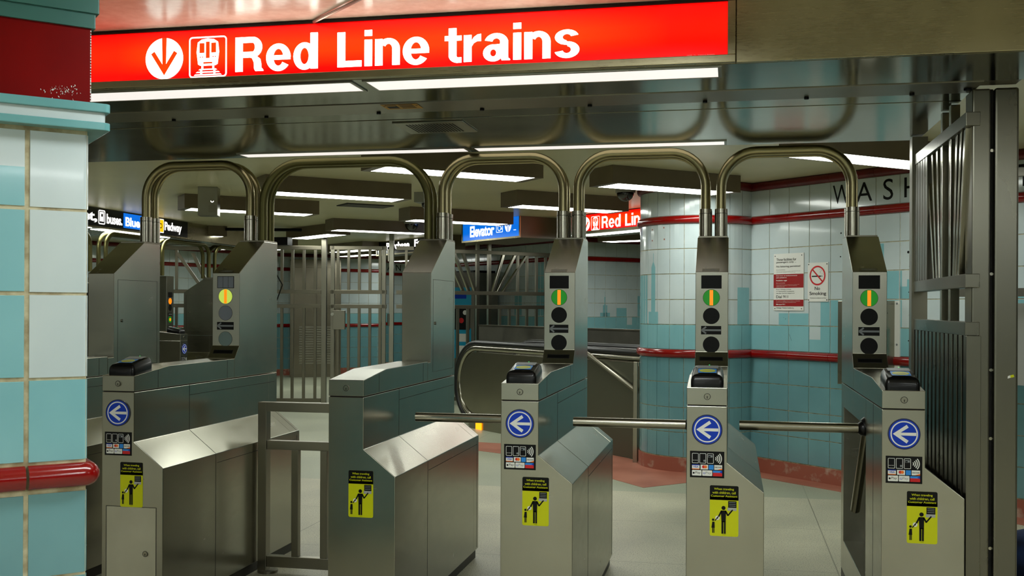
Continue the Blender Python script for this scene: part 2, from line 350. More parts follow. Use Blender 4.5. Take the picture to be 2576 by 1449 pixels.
# ------------------------------------------------------------------ setting: floor, ceilings, walls
CEIL = 2.34
b = MB(); b.box(-14, -7, -.1, 7, 30, 0, 'floor'); struct(b.build('floor'))
b = MB(); b.prism([(-2.6, 9.55), (-1.62, 9.0), (-.62, 7.72), (-.33, 8.0), (.2, 8.42), (.9, 7.76), (3.5, 5.2), (3.7, 5.4), (.163, 8.75), (-.8, 9.05), (-1.1, 9.75), (-2.4, 9.95)],
                  lambda p, e: (p[0], p[1], e), .0, .002, 'terr_red'); struct(b.build('trim_1'))
b = MB(); b.box(-14, 4.9, CEIL, 7, 30, CEIL+.1, 'ceiling'); struct(b.build('ceiling'))
b = MB(); b.box(-14, -7, CEIL+.005, 7, 4.9, CEIL+.1, 'ceiling_hall'); struct(b.build('ceiling'))
ROWS = [(.12, .32), (.32, .52), (.52, .722), (.722, .922), (.986, 1.188), (1.188, 1.39), (1.39, 1.597), (1.597, 1.8), (1.8, 2.003), (2.066, 2.275)]
def tiled(name, A, Bp, widths, rows=ROWS, n_side=-1, sky=(), colour=None, trims=(0, 1, 2), tname='trim_2', letters=(), top=True, rough_base=True, z_top=CEIL):
    """wall from A to B (plan points); tile joints at the running widths; front faces the camera side"""
    A = Vector((*A, 0)); Bp = Vector((*Bp, 0)); u = (Bp-A).normalized(); L = (Bp-A).length
    n = Vector((u.y, -u.x, 0))*(1 if n_side < 0 else -1)
    fr = Fr(A, u, UP, n); b = MB()
    b.fbox(fr, 0, L, 0, z_top, -.12, 0, 'grout')
    g = .0022; dp = .005
    x = 0; xs = [0]
    for wd in widths:
        x += wd
        if x > L-1e-3: break
        xs.append(x)
    if L-xs[-1] > .02: xs.append(L)
    for i in range(len(xs)-1):
        a0, a1 = xs[i]+g, xs[i+1]-g
        for j, (z0, z1) in enumerate(rows):
            k = colour(xs[i], z0) if colour else ('tile_deep' if z0 < .95 else ('tile_teal' if z0 < 1.1 else 'tile_white'))
            c0, c1 = z0+g, z1-g; e = .0018
            V = [fr(a0, c0), fr(a1, c0), fr(a1, c1), fr(a0, c1), fr(a0+e, c0+e, dp), fr(a1-e, c0+e, dp), fr(a1-e, c1-e, dp), fr(a0+e, c1-e, dp)]
            b.add(V, [(4, 5, 6, 7), (0, 1, 5, 4), (1, 2, 6, 5), (2, 3, 7, 6), (3, 0, 4, 7)], k)
    for (a0, a1, z0, z1, k) in sky:
        # printed skyline glaze, broken at the joints
        for i in range(len(xs)-1):
            for (q0, q1) in rows:
                p0, p1, r0_, r1_ = max(a0, xs[i]+.005), min(a1, xs[i+1]-.005), max(z0, q0+.005), min(z1, q1-.005)
                if p1 > p0 and r1_ > r0_: b.rect(fr, p0, p1, r0_, r1_, k, d=dp+.0004)
    for (s_, a0, a1, z0, z1) in letters: b.text(fr, s_, a0, a1, z0, z1, 'black_p', d=dp+.0006, bold=0)
    o = struct(b.build(name))
    bands = {0: (.922, .986), 1: (2.003, 2.066), 2: (2.275, z_top)}
    for t in trims:
        z0, z1 = bands[t]; c = (z0+z1)/2; h = (z1-z0)/2; bb = MB()
        prof = [(0, z0)] + [(.012+.022*math.sin(math.pi*i/8), c-h*math.cos(math.pi*i/8)) for i in range(9)] + [(0, z1)]
        s0 = 0
        while s0 < L-.001:
            s1 = min(s0+.4, L); bb.prism(prof, lambda p, e: fr(e, p[1], p[0]), s0+.001, s1-.001, 'red' if t < 2 else 'red_dark'); s0 = s1
        struct(bb.build('trim_%d' % (2+t), smooth=True))
    if rough_base:
        bb = MB(); bb.fbox(fr, 0, L, 0, .115, 0, .012, 'base_red'); struct(bb.build('baseboard_'+name.split('_', 1)[1]))
    return fr
wr_u = Vector((.7193, -.6947, 0))
WRA = Vector((.163, 8.755, 0)); WRB = WRA+wr_u*5.2
tiled('wall_right', (WRA.x, WRA.y), (WRB.x, WRB.y), [.2]*40,
      colour=lambda a, z: 'tile_deep' if z < .95 else ('tile_teal' if z < 1.1 or (z < 1.3 and (a < -1)) else 'tile_white'),
      sky=[(.3, .6, 1.186, 1.285, 'tile_teal'), (.71, .8, 1.188, 1.372, 'tile_teal'), (.8, .93, 1.186, 1.39, 'tile_teal'), (.6, .71, 1.085, 1.188, 'tile_white'),
           (1.2, 1.42, 1.188, 1.597, 'tile_teal'), (1.2, 1.27, 1.597, 1.79, 'tile_teal'), (1.4, 1.5, 1.39, 1.48, 'tile_teal'), (1.46, 1.53, 1.48, 1.53, 'tile_teal'),
           (2.2, 2.5, 1.188, 1.45, 'tile_teal'), (2.33, 2.36, 1.45, 1.6, 'tile_teal'), (2.6, 3.4, 1.188, 1.33, 'tile_teal')],
      letters=[('W', .82, .98, 2.105, 2.245), ('A', 1.03, 1.17, 2.105, 2.245), ('S', 1.262, 1.345, 2.1, 2.25), ('H', 1.435, 1.555, 2.105, 2.245),
               ('I', 1.7, 1.715, 2.105, 2.245), ('N', 1.85, 1.97, 2.105, 2.245), ('G', 2.04, 2.17, 2.105, 2.245), ('T', 2.25, 2.36, 2.105, 2.245),
               ('O', 2.43, 2.58, 2.105, 2.245), ('N', 2.66, 2.78, 2.105, 2.245)])
# chips and old screw holes in the tiles
b = MB(); fr = Fr(WRA, wr_u, UP, Vector((wr_u.y, -wr_u.x, 0)))
for a, z, r in ((.897, 1.885, .007), (.893, 1.71, .006), (1.47, 1.72, .01), (1.48, 1.62, .004), (1.475, 1.44, .004), (1.48, 1.28, .004), (1.475, 1.1, .005), (.37, 1.24, .003), (.35, 1.25, .002)):
    b.disc(fr, a, z, r, 'black_p', d=.0062, n=7)
b.line(fr, (.41, 1.12), (.43, 1.07), .002, 'black_p', d=.0062)
struct(b.build('trim_5'))
# rounded tile column beside the escalator
cc = Vector((-.263, 9.0, 0)); CR = .49
def colpt(t): return cc + Vector((math.cos(t), math.sin(t), 0))*CR
b = MB(); b.cyl((cc.x, cc.y, 0), (cc.x, cc.y, CEIL), CR, 'grout', n=96, cap=False)
step = .123/CR; t0 = math.radians(-30)-0*step
k = 0; nc = int(2*math.pi/step); step = 2*math.pi/nc
sky_cols = {}
for i in range(nc):
    ta, tb = t0-i*step, t0-(i+1)*step
    for j, (z0, z1) in enumerate(ROWS):
        kk = 'tile_deep' if z0 < .95 else ('tile_teal' if z0 < 1.1 else 'tile_white')
        def P(t, z, d): return cc + Vector((math.cos(t), math.sin(t), 0))*(CR+d) + UP*z
        g = .0022; e = .0018; dt = g/CR; n_ = 3
        tt = [ta-dt+(tb-ta+2*dt)*q/n_ for q in range(n_+1)]
        V = [P(t, z0+g+e, .005) for t in tt]+[P(t, z1-g-e, .005) for t in tt]; F = [(q, q+1, n_+2+q, n_+1+q) for q in range(n_)]
        V += [P(t, z0+g, 0) for t in tt]+[P(t, z1-g, 0) for t in tt]; o_ = 2*(n_+1)
        F += [(o_+q, o_+q+1, q+1, q) for q in range(n_)]+[(n_+1+q, n_+2+q, o_+n_+2+q, o_+n_+1+q) for q in range(n_)]
        F += [(0, n_+1, o_+n_+1, o_), (n_, o_+n_, o_+2*n_+1, 2*n_+1)]
        b.add(V, F, kk)
def colrect(ta, tb, z0, z1, k, taper=0):
    n_ = 4; V = []
    for z, tp in ((z0, 0), (z1, taper)):
        for q in range(n_+1):
            a, c = ta+(tb-ta)*tp/2, tb-(tb-ta)*tp/2
            t = a+(c-a)*q/n_; V.append(cc+Vector((math.cos(t), math.sin(t), 0))*(CR+.0056)+UP*z)
    b.add(V, [(q, q+1, n_+2+q, n_+1+q) for q in range(n_)], k)
# slender tower with a mast, and the lower blocks either side of it
def cang(px_t): return px_t
tw = math.radians(-136.5)
colrect(tw-.05, tw+.05, 1.19, 1.597, 'tile_teal'); colrect(tw-.05, tw+.05, 1.6, 1.655, 'tile_teal'); colrect(tw-.05, tw+.05, 1.655, 1.695, 'tile_teal', .75)
colrect(tw-.006, tw+.006, 1.695, 1.77, 'tile_teal')
colrect(tw-.125, tw+.12, 1.19, 1.29, 'tile_teal')
colrect(tw-.62, tw-.17, 1.19, 1.594, 'tile_teal')
colrect(math.radians(-50), math.radians(-34), 1.19, 1.49, 'tile_teal')
for da, z_ in ((-.03, 1.966), (-.03, 1.875), (.235, 1.975), (.245, 1.88)): colrect(tw+da-.011, tw+da+.011, z_-.006, z_+.006, 'base_red')
struct(b.build('wall_column'))
for t, (z0, z1) in enumerate(((.922, .986), (2.003, 2.066), (2.275, CEIL))):
    c = (z0+z1)/2; h = (z1-z0)/2; bb = MB(); n_ = 72
    prof = [(0, z0)]+[(.012+.022*math.sin(math.pi*i/8), c-h*math.cos(math.pi*i/8)) for i in range(9)]+[(0, z1)]; m_ = len(prof)
    V = [cc+Vector((math.cos(2*math.pi*i/n_), math.sin(2*math.pi*i/n_), 0))*(CR+p[0])+UP*p[1] for i in range(n_) for p in prof]
    bb.add(V, [(i*m_+j, ((i+1) % n_)*m_+j, ((i+1) % n_)*m_+j+1, i*m_+j+1) for i in range(n_) for j in range(m_-1)], 'red' if t < 2 else 'red_dark')
    struct(bb.build('trim_%d' % (2+t), smooth=True))
bb = MB(); bb.cyl((cc.x, cc.y, 0), (cc.x, cc.y, .115), CR+.012, 'base_red', n=64); struct(bb.build('baseboard_column', smooth=True))
# far walls
W = (-2.217, 14.86)
fra = tiled('wall_back', W, (W[0]+S2*4, W[1]+S2*4), [.2]*20,
      sky=[(0, .2, 1.188, 1.3, 'tile_teal'), (.55, .63, 1.188, 1.36, 'tile_teal'), (.575, .6, 1.36, 1.48, 'tile_teal'), (.586, .59, 1.48, 1.56, 'tile_teal'), (.5, .68, 1.188, 1.25, 'tile_teal'),
           (.8, 1.0, 1.188, 1.32, 'tile_teal'), (1.2, 1.35, 1.188, 1.5, 'tile_teal'), (1.0, 1.1, 1.07, 1.186, 'tile_white')])
tiled('wall_back', (W[0]-S2*3.4, W[1]+S2*3.4), W, [.2]*30,
      sky=[(1.9, 2.1, 1.2, 1.5, 'tile_teal'), (2.5, 2.9, 1.2, 2.0, 'tile_teal')])
tiled('wall_far', (-10.3, 13.6), (-8.461, 18.665), [.2]*40)
tiled('wall_far', (-8.461, 18.665), (-6.859, 19.919), [.2]*20)
tiled('wall_far', (-6.859, 19.919), (-7.38, 21.452), [.2]*20, n_side=-1)
tiled('wall_far', (-7.38, 21.452), (-6.3, 23.4), [.2]*20, letters=[('A', .2, .36, 2.11, 2.24), ('N', .46, .6, 2.11, 2.24), ('D', .72, .86, 2.11, 2.24)])
for (x0, y0, x1, y1, nm, kk) in ((-14, -7, -14, 30, 'wall_left', 'panel_grey'), (7, -7, 7, 30, 'wall_east', 'panel_grey'), (-14, 30, 7, 30, 'wall_north', 'panel_grey'), (-14, -7, 7, -7, 'wall_front', 'tile_white')):
    b = MB(); b.box(x0-.05, y0-.05, 0, x1+.05, y1+.05, CEIL, kk); struct(b.build(nm))
# ------------------------------------------------------------------ pillar in the left foreground (square, set at 45 degrees)
PC = Vector((-1.514, 2.258, 0)); PL = .75
def pillar():
    fr = Fr(PC-E1*PL, E1, UP, E2); o = PC-E1*PL
    rc = .012
    rows = [(.07, .275), (.275, .477), (.477, .677), (.677, .879), (.948, 1.146), (1.146, 1.347), (1.347, 1.547), (1.547, 1.732)]
    b = MB()
    b.fbox(fr, .0, PL-.004, 0, 1.74, -PL+.01, .0008, 'grout')
    xs = [0, .2, .41, .614, PL]
    # face towards the camera
    for i in range(4):
        for (z0, z1) in rows:
            k = 'tile_deep' if z0 < .9 else ('tile_teal' if z0 < 1.1 else 'tile_white')
            if i < 3 and 1.1 < z0 < 1.5: k = 'tile_teal'
            a0, a1 = xs[i]+.004, xs[i+1]-.004; c0, c1 = z0+.0035, z1-.0035; e = .002
            if i == 3:   # bullnose tile round the corner
                P = [(a0, -.003), (a0+e, .003)]+[(PL-rc+rc*math.sin(t), .003-rc+rc*math.cos(t)) for t in [q*math.pi/16 for q in range(9)]]+[(PL, -.14)]
                n_ = len(P); V = [fr(p[0], c0, p[1]) for p in P]+[fr(p[0], c1, p[1]) for p in P]
                b.add(V, [(q, q+1, q+1+n_, q+n_) for q in range(n_-1)]+[tuple(range(n_)), tuple(range(n_, 2*n_))], k)
            else:
                b.add([fr(a0, c0, -.003), fr(a1, c0, -.003), fr(a1, c1, -.003), fr(a0, c1, -.003), fr(a0+e, c0+e, .003), fr(a1-e, c0+e, .003), fr(a1-e, c1-e, .003), fr(a0+e, c1-e, .003)],
                      [(4, 5, 6, 7), (0, 1, 5, 4), (1, 2, 6, 5), (2, 3, 7, 6), (3, 0, 4, 7)], k)
            # hidden side, plain tiles
            if i < 3 and True:
                b.fbox(fr, PL-.006, PL-.001, c0, c1, -.145-.2*i-.195, -.145-.2*i, k)
    for i in range(3): b.rect(fr, xs[i]+.006, xs[i+1]-.006, 1.642, 1.7275, 'tile_white', d=.0034); b.rect(fr, xs[i]+.006, xs[i+1]-.006, 1.5515, 1.642, 'tile_teal', d=.0034)
    struct(b.build('wall_pillar', smooth=False))
    # glazed half-round band
    bb = MB(); z0, z1, c, h = .886, .944, .915, .029
    for (s0, s1) in ((0, .195), (.2, .405), (.41, .611), (.6175, PL)):
        prof = [(-.003, z0)]+[(.03*math.sin(math.pi*i/10), c-h*math.cos(math.pi*i/10)) for i in range(11)]+[(-.003, z1)]
        if s1 < PL: bb.prism(prof, lambda p, e: fr(e, p[1], p[0]), s0, s1, 'red')
        else:
            V = []; R = 9; m_ = len(prof)
            path = [(s0, 0, 0), (PL-.03, 0, 0)]
            for p in prof: V.append(fr(s0, p[1], p[0]))
            for i in range(R):
                t = math.pi/2*i/(R-1)
                for p in prof: V.append(fr(PL-.012+(.012+p[0])*math.sin(t), p[1], -.012+(.012+p[0])*math.cos(t)))
            for p in prof: V.append(fr(PL+p[0], p[1], -.5))
            bb.add(V, [(i*m_+j, (i+1)*m_+j, (i+1)*m_+j+1, i*m_+j+1) for i in range(R+1) for j in range(m_-1)], 'red')
    struct(bb.build('trim_6', smooth=True))
    # moulded cap
    def slab(z0, z1, o_, k, r=.015):
        m = MB(); a1 = PL+o_; d1 = o_; P = [(-.05, d1), (a1-r, d1)]+[(a1-r+r*math.sin(t), d1-r+r*math.cos(t)) for t in [q*math.pi/12 for q in range(1, 7)]]+[(a1, -PL), (-.05, -PL)]
        m.prism(P, lambda p, e: fr(p[0], e, p[1]), z0, z1, k); return m
    slab(1.738, 1.7565, .042, 'cap_teal').build('trim_7', bevel=.002)
    slab(1.7565, 1.781, .033, 'tile_white').build('trim_7')
    slab(1.781, 1.802, .042, 'cap_teal').build('trim_7', bevel=.002)
    slab(1.802, 1.985, .004, 'red_shaded', r=.004).build('trim_8')
    slab(1.985, 2.02, .012, 'teal_shaded', r=.003).build('trim_9')
    slab(2.02, CEIL+.005, .019, 'teal_shaded', r=.003).build('trim_9')
    m = MB()
    for q in range(60):
        a = PL-.06+random.gauss(0, .03)*.7; z = 1.83+random.gauss(0, .008); m.poly(fr, [(a+random.uniform(-.002, .002), z+random.uniform(-.003, .003)) for _ in range(4)], 'white', d=.0045)
    m.build('trim_8')
    m = MB()
    for q in range(26):
        z = 1.81+q*.0067; m.rect(fr, PL+.001, PL+.0035, z, z+random.uniform(.002, .006), 'white', d=.0045)
    m.build('trim_8')
pillar()
for o in COL.objects:
    if o.name.startswith('trim_'): o['kind'] = 'structure'
# ------------------------------------------------------------------ header with soffit
hd = thing('overhead_canopy', 'long stainless steel canopy over the turnstiles carrying the red lit sign', 'canopy', (0, 0, 0))
ZB = 2.13
b = MB()
b.box(.0145, 3.52, ZB, 2.6, 3.96, CEIL+.003, 'fascia'); b.box(-4.6, 3.536, ZB, .0145, 3.96, CEIL+.003, 'fascia'); b.build('fascia', hd, bevel=.002)
b = MB(); b.box(-4.6, 3.96, ZB-.004, .875, 4.16, ZB+.02, 'rail'); b.box(.875, 3.96, ZB, 1.0, 4.05, ZB+.02, 'rail'); b.build('flange', hd, bevel=.001)
b = MB(); b.box(-4.6, 3.54, ZB-.001, 1.06, 3.96, ZB+.004, 'soffit'); b.build('soffit_panel', hd)
b = MB(); b.box(-4.6, 4.16, ZB+.002, .875, 4.335, ZB+.03, 'soffit'); b.build('soffit_panel', hd)
b = MB(); b.box(-4.6, 4.338, ZB, .875, 5.3, CEIL+.003, 'soffit'); b.build('soffit_panel', hd, bevel=.001)
for i, x in enumerate((-2.83, -2.36, -1.93, -1.43, -.99, -.55, -.1, .28, .66)):
    b = MB(); b.cyl((x, 4.13, ZB-.003), (x, 4.13, ZB-.012), .009, 'black', n=10); b.build('bolt', hd)
b = MB(); b.cyl((.845, 4.08, ZB-.003), (.845, 4.08, ZB-.01), .014, 'black', n=14); b.build('bolt', hd)
for (x0, x1, y0, y1) in ((-2.56, -1.345, 3.566, 3.712), (-1.283, -.045, 3.566, 3.712), (-2.56, -1.33, 5.15, 5.255), (-1.275, -.033, 5.15, 5.255)):
    b = MB(); b.box(x0, y0, ZB-.004, x1, y1, ZB-.001, 'soffit_lens'); b.build('light_lens', hd)
    b = MB()
    for (q0, q1, r0_, r1_) in ((x0-.012, x1+.012, y0-.012, y0), (x0-.012, x1+.012, y1, y1+.012), (x0-.012, x0, y0, y1), (x1, x1+.012, y0, y1)): b.box(q0, r0_, ZB-.005, q1, r1_, ZB-.0005, 'steel_dark')
    b.build('lens_frame', hd)
b = MB(); b.box(-1.46, 4.39, ZB-.006, -1.14, 4.67, ZB, 'steel_dark'); g = b.build('air_grille', hd, bevel=.002)
b = MB()
for i in range(16): b.box(-1.41+i*.014, 4.43, ZB-.0068, -1.403+i*.014, 4.63, ZB-.006, 'gap')
b.build('louvre_slots', g)
b = MB(); fl = Fr((-1.372, 4.075, ZB-.0045), (1, 0, 0), (0, -1, 0), (0, 0, -1))
b.rect(fl, 0, .152, 0, .1, 'tan', d=.001); b.rect(fl, .015, .06, .02, .09, 'black_p', d=.0015); b.rect(fl, .018, .057, .068, .083, 'tan', d=.002)
for i in range(4): b.rect(fl, .072, .13, .02+i*.02, .03+i*.02, 'black_p', d=.0015)
b.disc(fl, .008, .07, .005, 'black_p', d=.002, n=8); b.disc(fl, .144, .07, .005, 'black_p', d=.002, n=8)
tag(b.build('warning_label'), 'small yellow and black warning label stuck under the canopy', 'label')
# ------------------------------------------------------------------ the red sign
def train_art(b, fr, ox, oz, w, wh='sign_white', rd='sign_orange'):
    """rounded frame with the front of a train on its track; ox,oz lower left, w side"""
    s = w
    def X(x): return ox+x*s*1.0
    def Z(z): return oz+z*s
    b.rring(fr, X(0), X(1), Z(0), Z(1), .09*s, .035*s, wh, d=.002)
    body = [(.24, .32), (.2, .62), (.23, .86), (.34, .93), (.5, .95), (.66, .93), (.77, .86), (.8, .62), (.76, .32), (.7, .29), (.3, .29)]
    b.poly(fr, [(X(p), Z(q)) for p, q in body], wh, d=.002)
    for (x0, x1, z0, z1) in ((.28, .41, .6, .84), (.59, .72, .6, .84), (.45, .55, .47, .87), (.38, .62, .335, .375)):
        b.rect(fr, X(x0), X(x1), Z(z0), Z(z1), rd, d=.0025)
    for x in (.3, .36, .64, .7): b.disc(fr, X(x), Z(.5), .016*s, rd, d=.0025, n=10)
    for (x0, x1) in ((.33, .38), (.62, .67)): b.rect(fr, X(x0), X(x1), Z(.19), Z(.3), wh, d=.002)
    for (x0, x1) in ((.3, .35), (.65, .7)): b.rect(fr, X(x0), X(x1), Z(.06), Z(.2), wh, d=.002)
    b.rect(fr, X(.33), X(.67), Z(.285), Z(.325), wh, d=.003)
    for z, q in ((.195, .25), (.13, .32), (.068, .37)): b.poly(fr, [(X(.5-q), Z(z-.014)), (X(.5+q), Z(z-.014)), (X(.5+q-.04), Z(z+.016)), (X(.5-q+.04), Z(z+.016))], wh, d=.002)
def arrow_down(b, fr, cx, cz, r, wh='sign_white', rd='sign_orange', up=False, rx=None):
    rx = rx or r; b.disc(fr, cx, cz, rx, wh, d=.002, n=48, rb=r); sg = -1 if up else 1
    def p(x, z): return (cx+x*rx, cz+sg*z*r)
    b.poly(fr, [p(-.12, 1.0), p(-.09, -.6), p(.09, -.6), p(.13, 1.0)][::1], rd, d=.0025)
    for q in (-1, 1): b.poly(fr, [p(0, -.82), p(q*.7, .24), p(q*.52, .36), p(0, -.42)], rd, d=.0027)
def red_sign(fr, parent, a_left, a_right, z0=2.156, z1=2.333, wl='sign_white', wp='sign_white_m'):
    b = MB(); b.rect(fr, a_left, a_right, z0, z1, 'sign_red', d=.0); b.build('sign_face', parent)
    b = MB(); f = .026
    for (a0, a1, c0, c1) in ((a_left-f, a_right+f, z0-f, z0), (a_left-f, a_left, z0, z1), (a_right, a_right+f, z0, z1)): b.fbox(fr, a0, a1, c0, c1, -.01, .012, 'fascia')
    b.build('sign_frame', parent, bevel=.002)
    b = MB(); b.fbox(fr, a_left-f, a_right+f, z1, z1+.009, -.008, .01, 'gap'); b.build('top_edge', parent)
    b = MB(); arrow_down(b, fr, -2.052, 2.233, .076, wh=wp); train_art(b, fr, -1.952, 2.157, .15, wh=wp)
    b.build('pictograms', parent)
    b = MB(); grotesk(b, fr, 'Red', -1.768, -1.449, 2.172, 2.297, wl); b.build('lettering', parent)
    b = MB(); grotesk(b, fr, 'Line', -1.375, -1.035, 2.172, 2.296, wl); b.build('lettering', parent)
    b = MB(); grotesk(b, fr, 'trains', -.979, -.505, 2.171, 2.294, wl); b.build('lettering', parent)
fs = Fr((0, 3.523, 0), (1, 0, 0), (0, 0, 1), (0, -1, 0))
sg = thing('lit_sign', 'large backlit red sign reading Red Line trains on the canopy front', 'sign')
red_sign(fs, sg, -2.6, -.013)
b = MB(); b.text(fs, '1234  Tr  Central System', -.145, -.055, 2.1575, 2.1615, 'white', d=.001, bold=.01); b.build('maker_line', sg)
b = MB(); b.box(-4.6, 3.522, ZB, -2.64, 3.536, CEIL, 'fascia'); b.build('fascia', hd)
# ------------------------------------------------------------------ turnstiles
TW, TB, TLn, TH = .1485, .282, 1.405, 1.026
FF = Fr((0, 0, 0), (1, 0, 0), (0, 0, 1), (0, -1, 0))
XY = lambda p, e: (p[0], e, p[1])          # section in XZ, run along Y
YZ = lambda p, e: (e, p[0], p[1])          # section in YZ, run along X
def arrow_badge(b, fr, cx, cz, r):
    n = 40
    b.cyl(fr(cx, cz, 0), fr(cx, cz, .005), r, 'navy', n=n); b.disc(fr, cx, cz, r*.93, 'blue', d=.0055); b.ring(fr, cx, cz, r*.84, r*.76, 'white', d=.006)
    p = lambda x, z: (cx+x*r, cz+z*r)
    b.poly(fr, [p(-.7, 0), p(-.45, -.09), p(.74, -.1), p(.74, .1), p(-.45, .09)], 'white', d=.0062)
    for q in (1, -1): b.poly(fr, [p(-.7, 0), p(.15, q*.6), p(.27, q*.42), p(-.36, q*.0)], 'white', d=.0064)
def pay_card(b, fr, a0, z1):
    w_, h_ = .125, .098
    A = lambda t: a0+t*w_
    Z = lambda t: z1-t*h_
    b.rect(fr, A(0), A(1), Z(1), Z(0), 'black_p', d=.0008)
    for i in range(3):
        b.rring(fr, A(.06+.22*i), A(.25+.22*i), Z(.46), Z(.08), .003, .0016, 'white', d=.0012)
    for i in range(5): b.rect(fr, A(.085+.03*i), A(.1+.03*i), Z(.36), Z(.34), 'white', d=.0012)
    b.disc(fr, A(.42), Z(.36), .004, 'grey', d=.0012, n=10); b.rect(fr, A(.53), A(.66), Z(.23), Z(.14), 'grey', d=.0012); b.rect(fr, A(.54), A(.6), Z(.22), Z(.17), 'black_p', d=.0014)
    for i in range(4): b.ring(fr, A(.70), Z(.27), .006+.0065*i, .0093+.0065*i, 'white', d=.0012, n=10, t0=-.75, t1=.75)
    cells = [(.06, .28, .51, .69), (.31, .53, .51, .69), (.55, .69, .51, .69), (.71, .94, .51, .69)]
    for i, (x0, x1, y0, y1) in enumerate(cells): b.rect(fr, A(x0), A(x1), Z(y1), Z(y0), 'sky_p' if i == 2 else 'white', d=.0012)
    b.text(fr, 'VISA', A(.09), A(.25), Z(.63), Z(.56), 'blue', d=.0016); b.rect(fr, A(.06), A(.28), Z(.69), Z(.665), 'orange_p', d=.0014); b.rect(fr, A(.06), A(.28), Z(.54), Z(.51), 'blue', d=.0014)
    b.disc(fr, A(.4), Z(.59), .0058, 'red_p', d=.0015, n=14); b.disc(fr, A(.455), Z(.59), .0058, 'orange_p', d=.0016, n=14)
    b.rect(fr, A(.56), A(.68), Z(.62), Z(.58), 'white', d=.0015) if False else None
    b.text(fr, 'DISCOVER', A(.725), A(.925), Z(.62), Z(.57), 'black_p', d=.0016); b.poly(fr, [(A(.8), Z(.69)), (A(.94), Z(.69)), (A(.94), Z(.63))], 'orange_p', d=.0015)
    b.rrect(fr, A(.06), A(.34), Z(.93), Z(.72), .002, 'white', d=.0012); b.rrect(fr, A(.36), A(.65), Z(.93), Z(.72), .002, 'white', d=.0012)
    b.disc(fr, A(.11), Z(.83), .0036, 'black_p', d=.0015, n=12); b.text(fr, 'Pay', A(.16), A(.31), Z(.88), Z(.77), 'black_p', d=.0015, bold=.0)
    b.text(fr, 'G', A(.385), A(.445), Z(.865), Z(.795), 'blue', d=.0015, bold=.01); b.text(fr, 'Pay', A(.46), A(.62), Z(.88), Z(.77), 'grey', d=.0015, bold=.0)
    b.rect(fr, A(.67), A(.94), Z(.82), Z(.72), 'sky_p', d=.0012); b.rect(fr, A(.67), A(.94), Z(.93), Z(.8), 'red_p', d=.0013); b.poly(fr, [(A(.86), Z(.77)), (A(.94), Z(.72)), (A(.94), Z(.82))], 'blue', d=.0015)
def kid_card(b, fr, a0, z1):
    w_, h_ = .104, .187
    A = lambda t: a0+t*w_
    Z = lambda t: z1-t*h_
    b.rrect(fr, A(0), A(1), Z(1), Z(0), .007, 'yellow', d=.0008); b.rrect(fr, A(0), A(1), Z(.28), Z(0), .006, 'black_p', d=.0012); b.rect(fr, A(0), A(1), Z(.285), Z(.2), 'black_p', d=.0012)
    b.text(fr, 'When traveling', A(.15), A(.84), Z(.1), Z(.045), 'yellow', d=.0016, bold=.01); b.text(fr, 'with children, call', A(.09), A(.9), Z(.17), Z(.115), 'yellow', d=.0016, bold=.01); b.text(fr, 'Customer Assistant', A(.04), A(.96), Z(.225), Z(.185), 'yellow', d=.0016, bold=.01)
    k = 'black_p'
    b.disc(fr, A(.48), Z(.44), .0075, k, d=.0014, n=18)
    b.poly(fr, [(A(.39), Z(.49)), (A(.57), Z(.49)), (A(.56), Z(.72)), (A(.41), Z(.72))], k, d=.0014)
    b.rect(fr, A(.41), A(.48), Z(.95), Z(.7), k, d=.0014); b.rect(fr, A(.495), A(.56), Z(.95), Z(.7), k, d=.0014)
    b.line(fr, (A(.41), Z(.5)), (A(.3), Z(.63)), .006, k, d=.0014); b.line(fr, (A(.55), Z(.5)), (A(.64), Z(.59)), .006, k, d=.0014); b.line(fr, (A(.63), Z(.59)), (A(.8), Z(.47)), .005, k, d=.0014)
    b.disc(fr, A(.27), Z(.64), .008, 'white', d=.0016, n=20); b.disc(fr, A(.27), Z(.64), .003, k, d=.002, n=10); b.line(fr, (A(.36), Z(.57)), (A(.18), Z(.7)), .0035, k, d=.0018)
    b.disc(fr, A(.12), Z(.68), .0045, k, d=.0014, n=14); b.poly(fr, [(A(.09), Z(.72)), (A(.17), Z(.72)), (A(.18), Z(.84)), (A(.06), Z(.84))], k, d=.0014)
    b.rect(fr, A(.09), A(.125), Z(.94), Z(.83), k, d=.0014); b.rect(fr, A(.135), A(.165), Z(.94), Z(.83), k, d=.0014)
    b.rect(fr, A(.64), A(.93), Z(.43), Z(.3), k, d=.0014)
    for i in range(3): b.rect(fr, A(.67), A(.9), Z(.33+i*.035), Z(.32+i*.035), 'grey', d=.0018)
    b.rect(fr, A(.62), A(.93), Z(.49), Z(.43), 'lt_grey', d=.0014); b.text(fr, 'CTA 09 07', A(.44), A(.56), Z(.975), Z(.965), k, d=.0014)
def lockset(b, fr, a, z, r, d0=0):
    b.cyl(fr(a, z, d0), fr(a, z, d0+.004), r, 'steel_dark', n=24); b.cyl(fr(a, z, d0+.004), fr(a, z, d0+.0055), r*.78, 'chrome', n=20)
    b.ring(fr, a, z, r*.98, r*.84, 'gap', d=d0+.0045, n=24)
    b.disc(fr, a, z-r*.05, r*.17, 'gap', d=d0+.006, n=10); b.rect(fr, a-r*.1, a+r*.1, z-r*.6, z, 'gap', d=d0+.006)
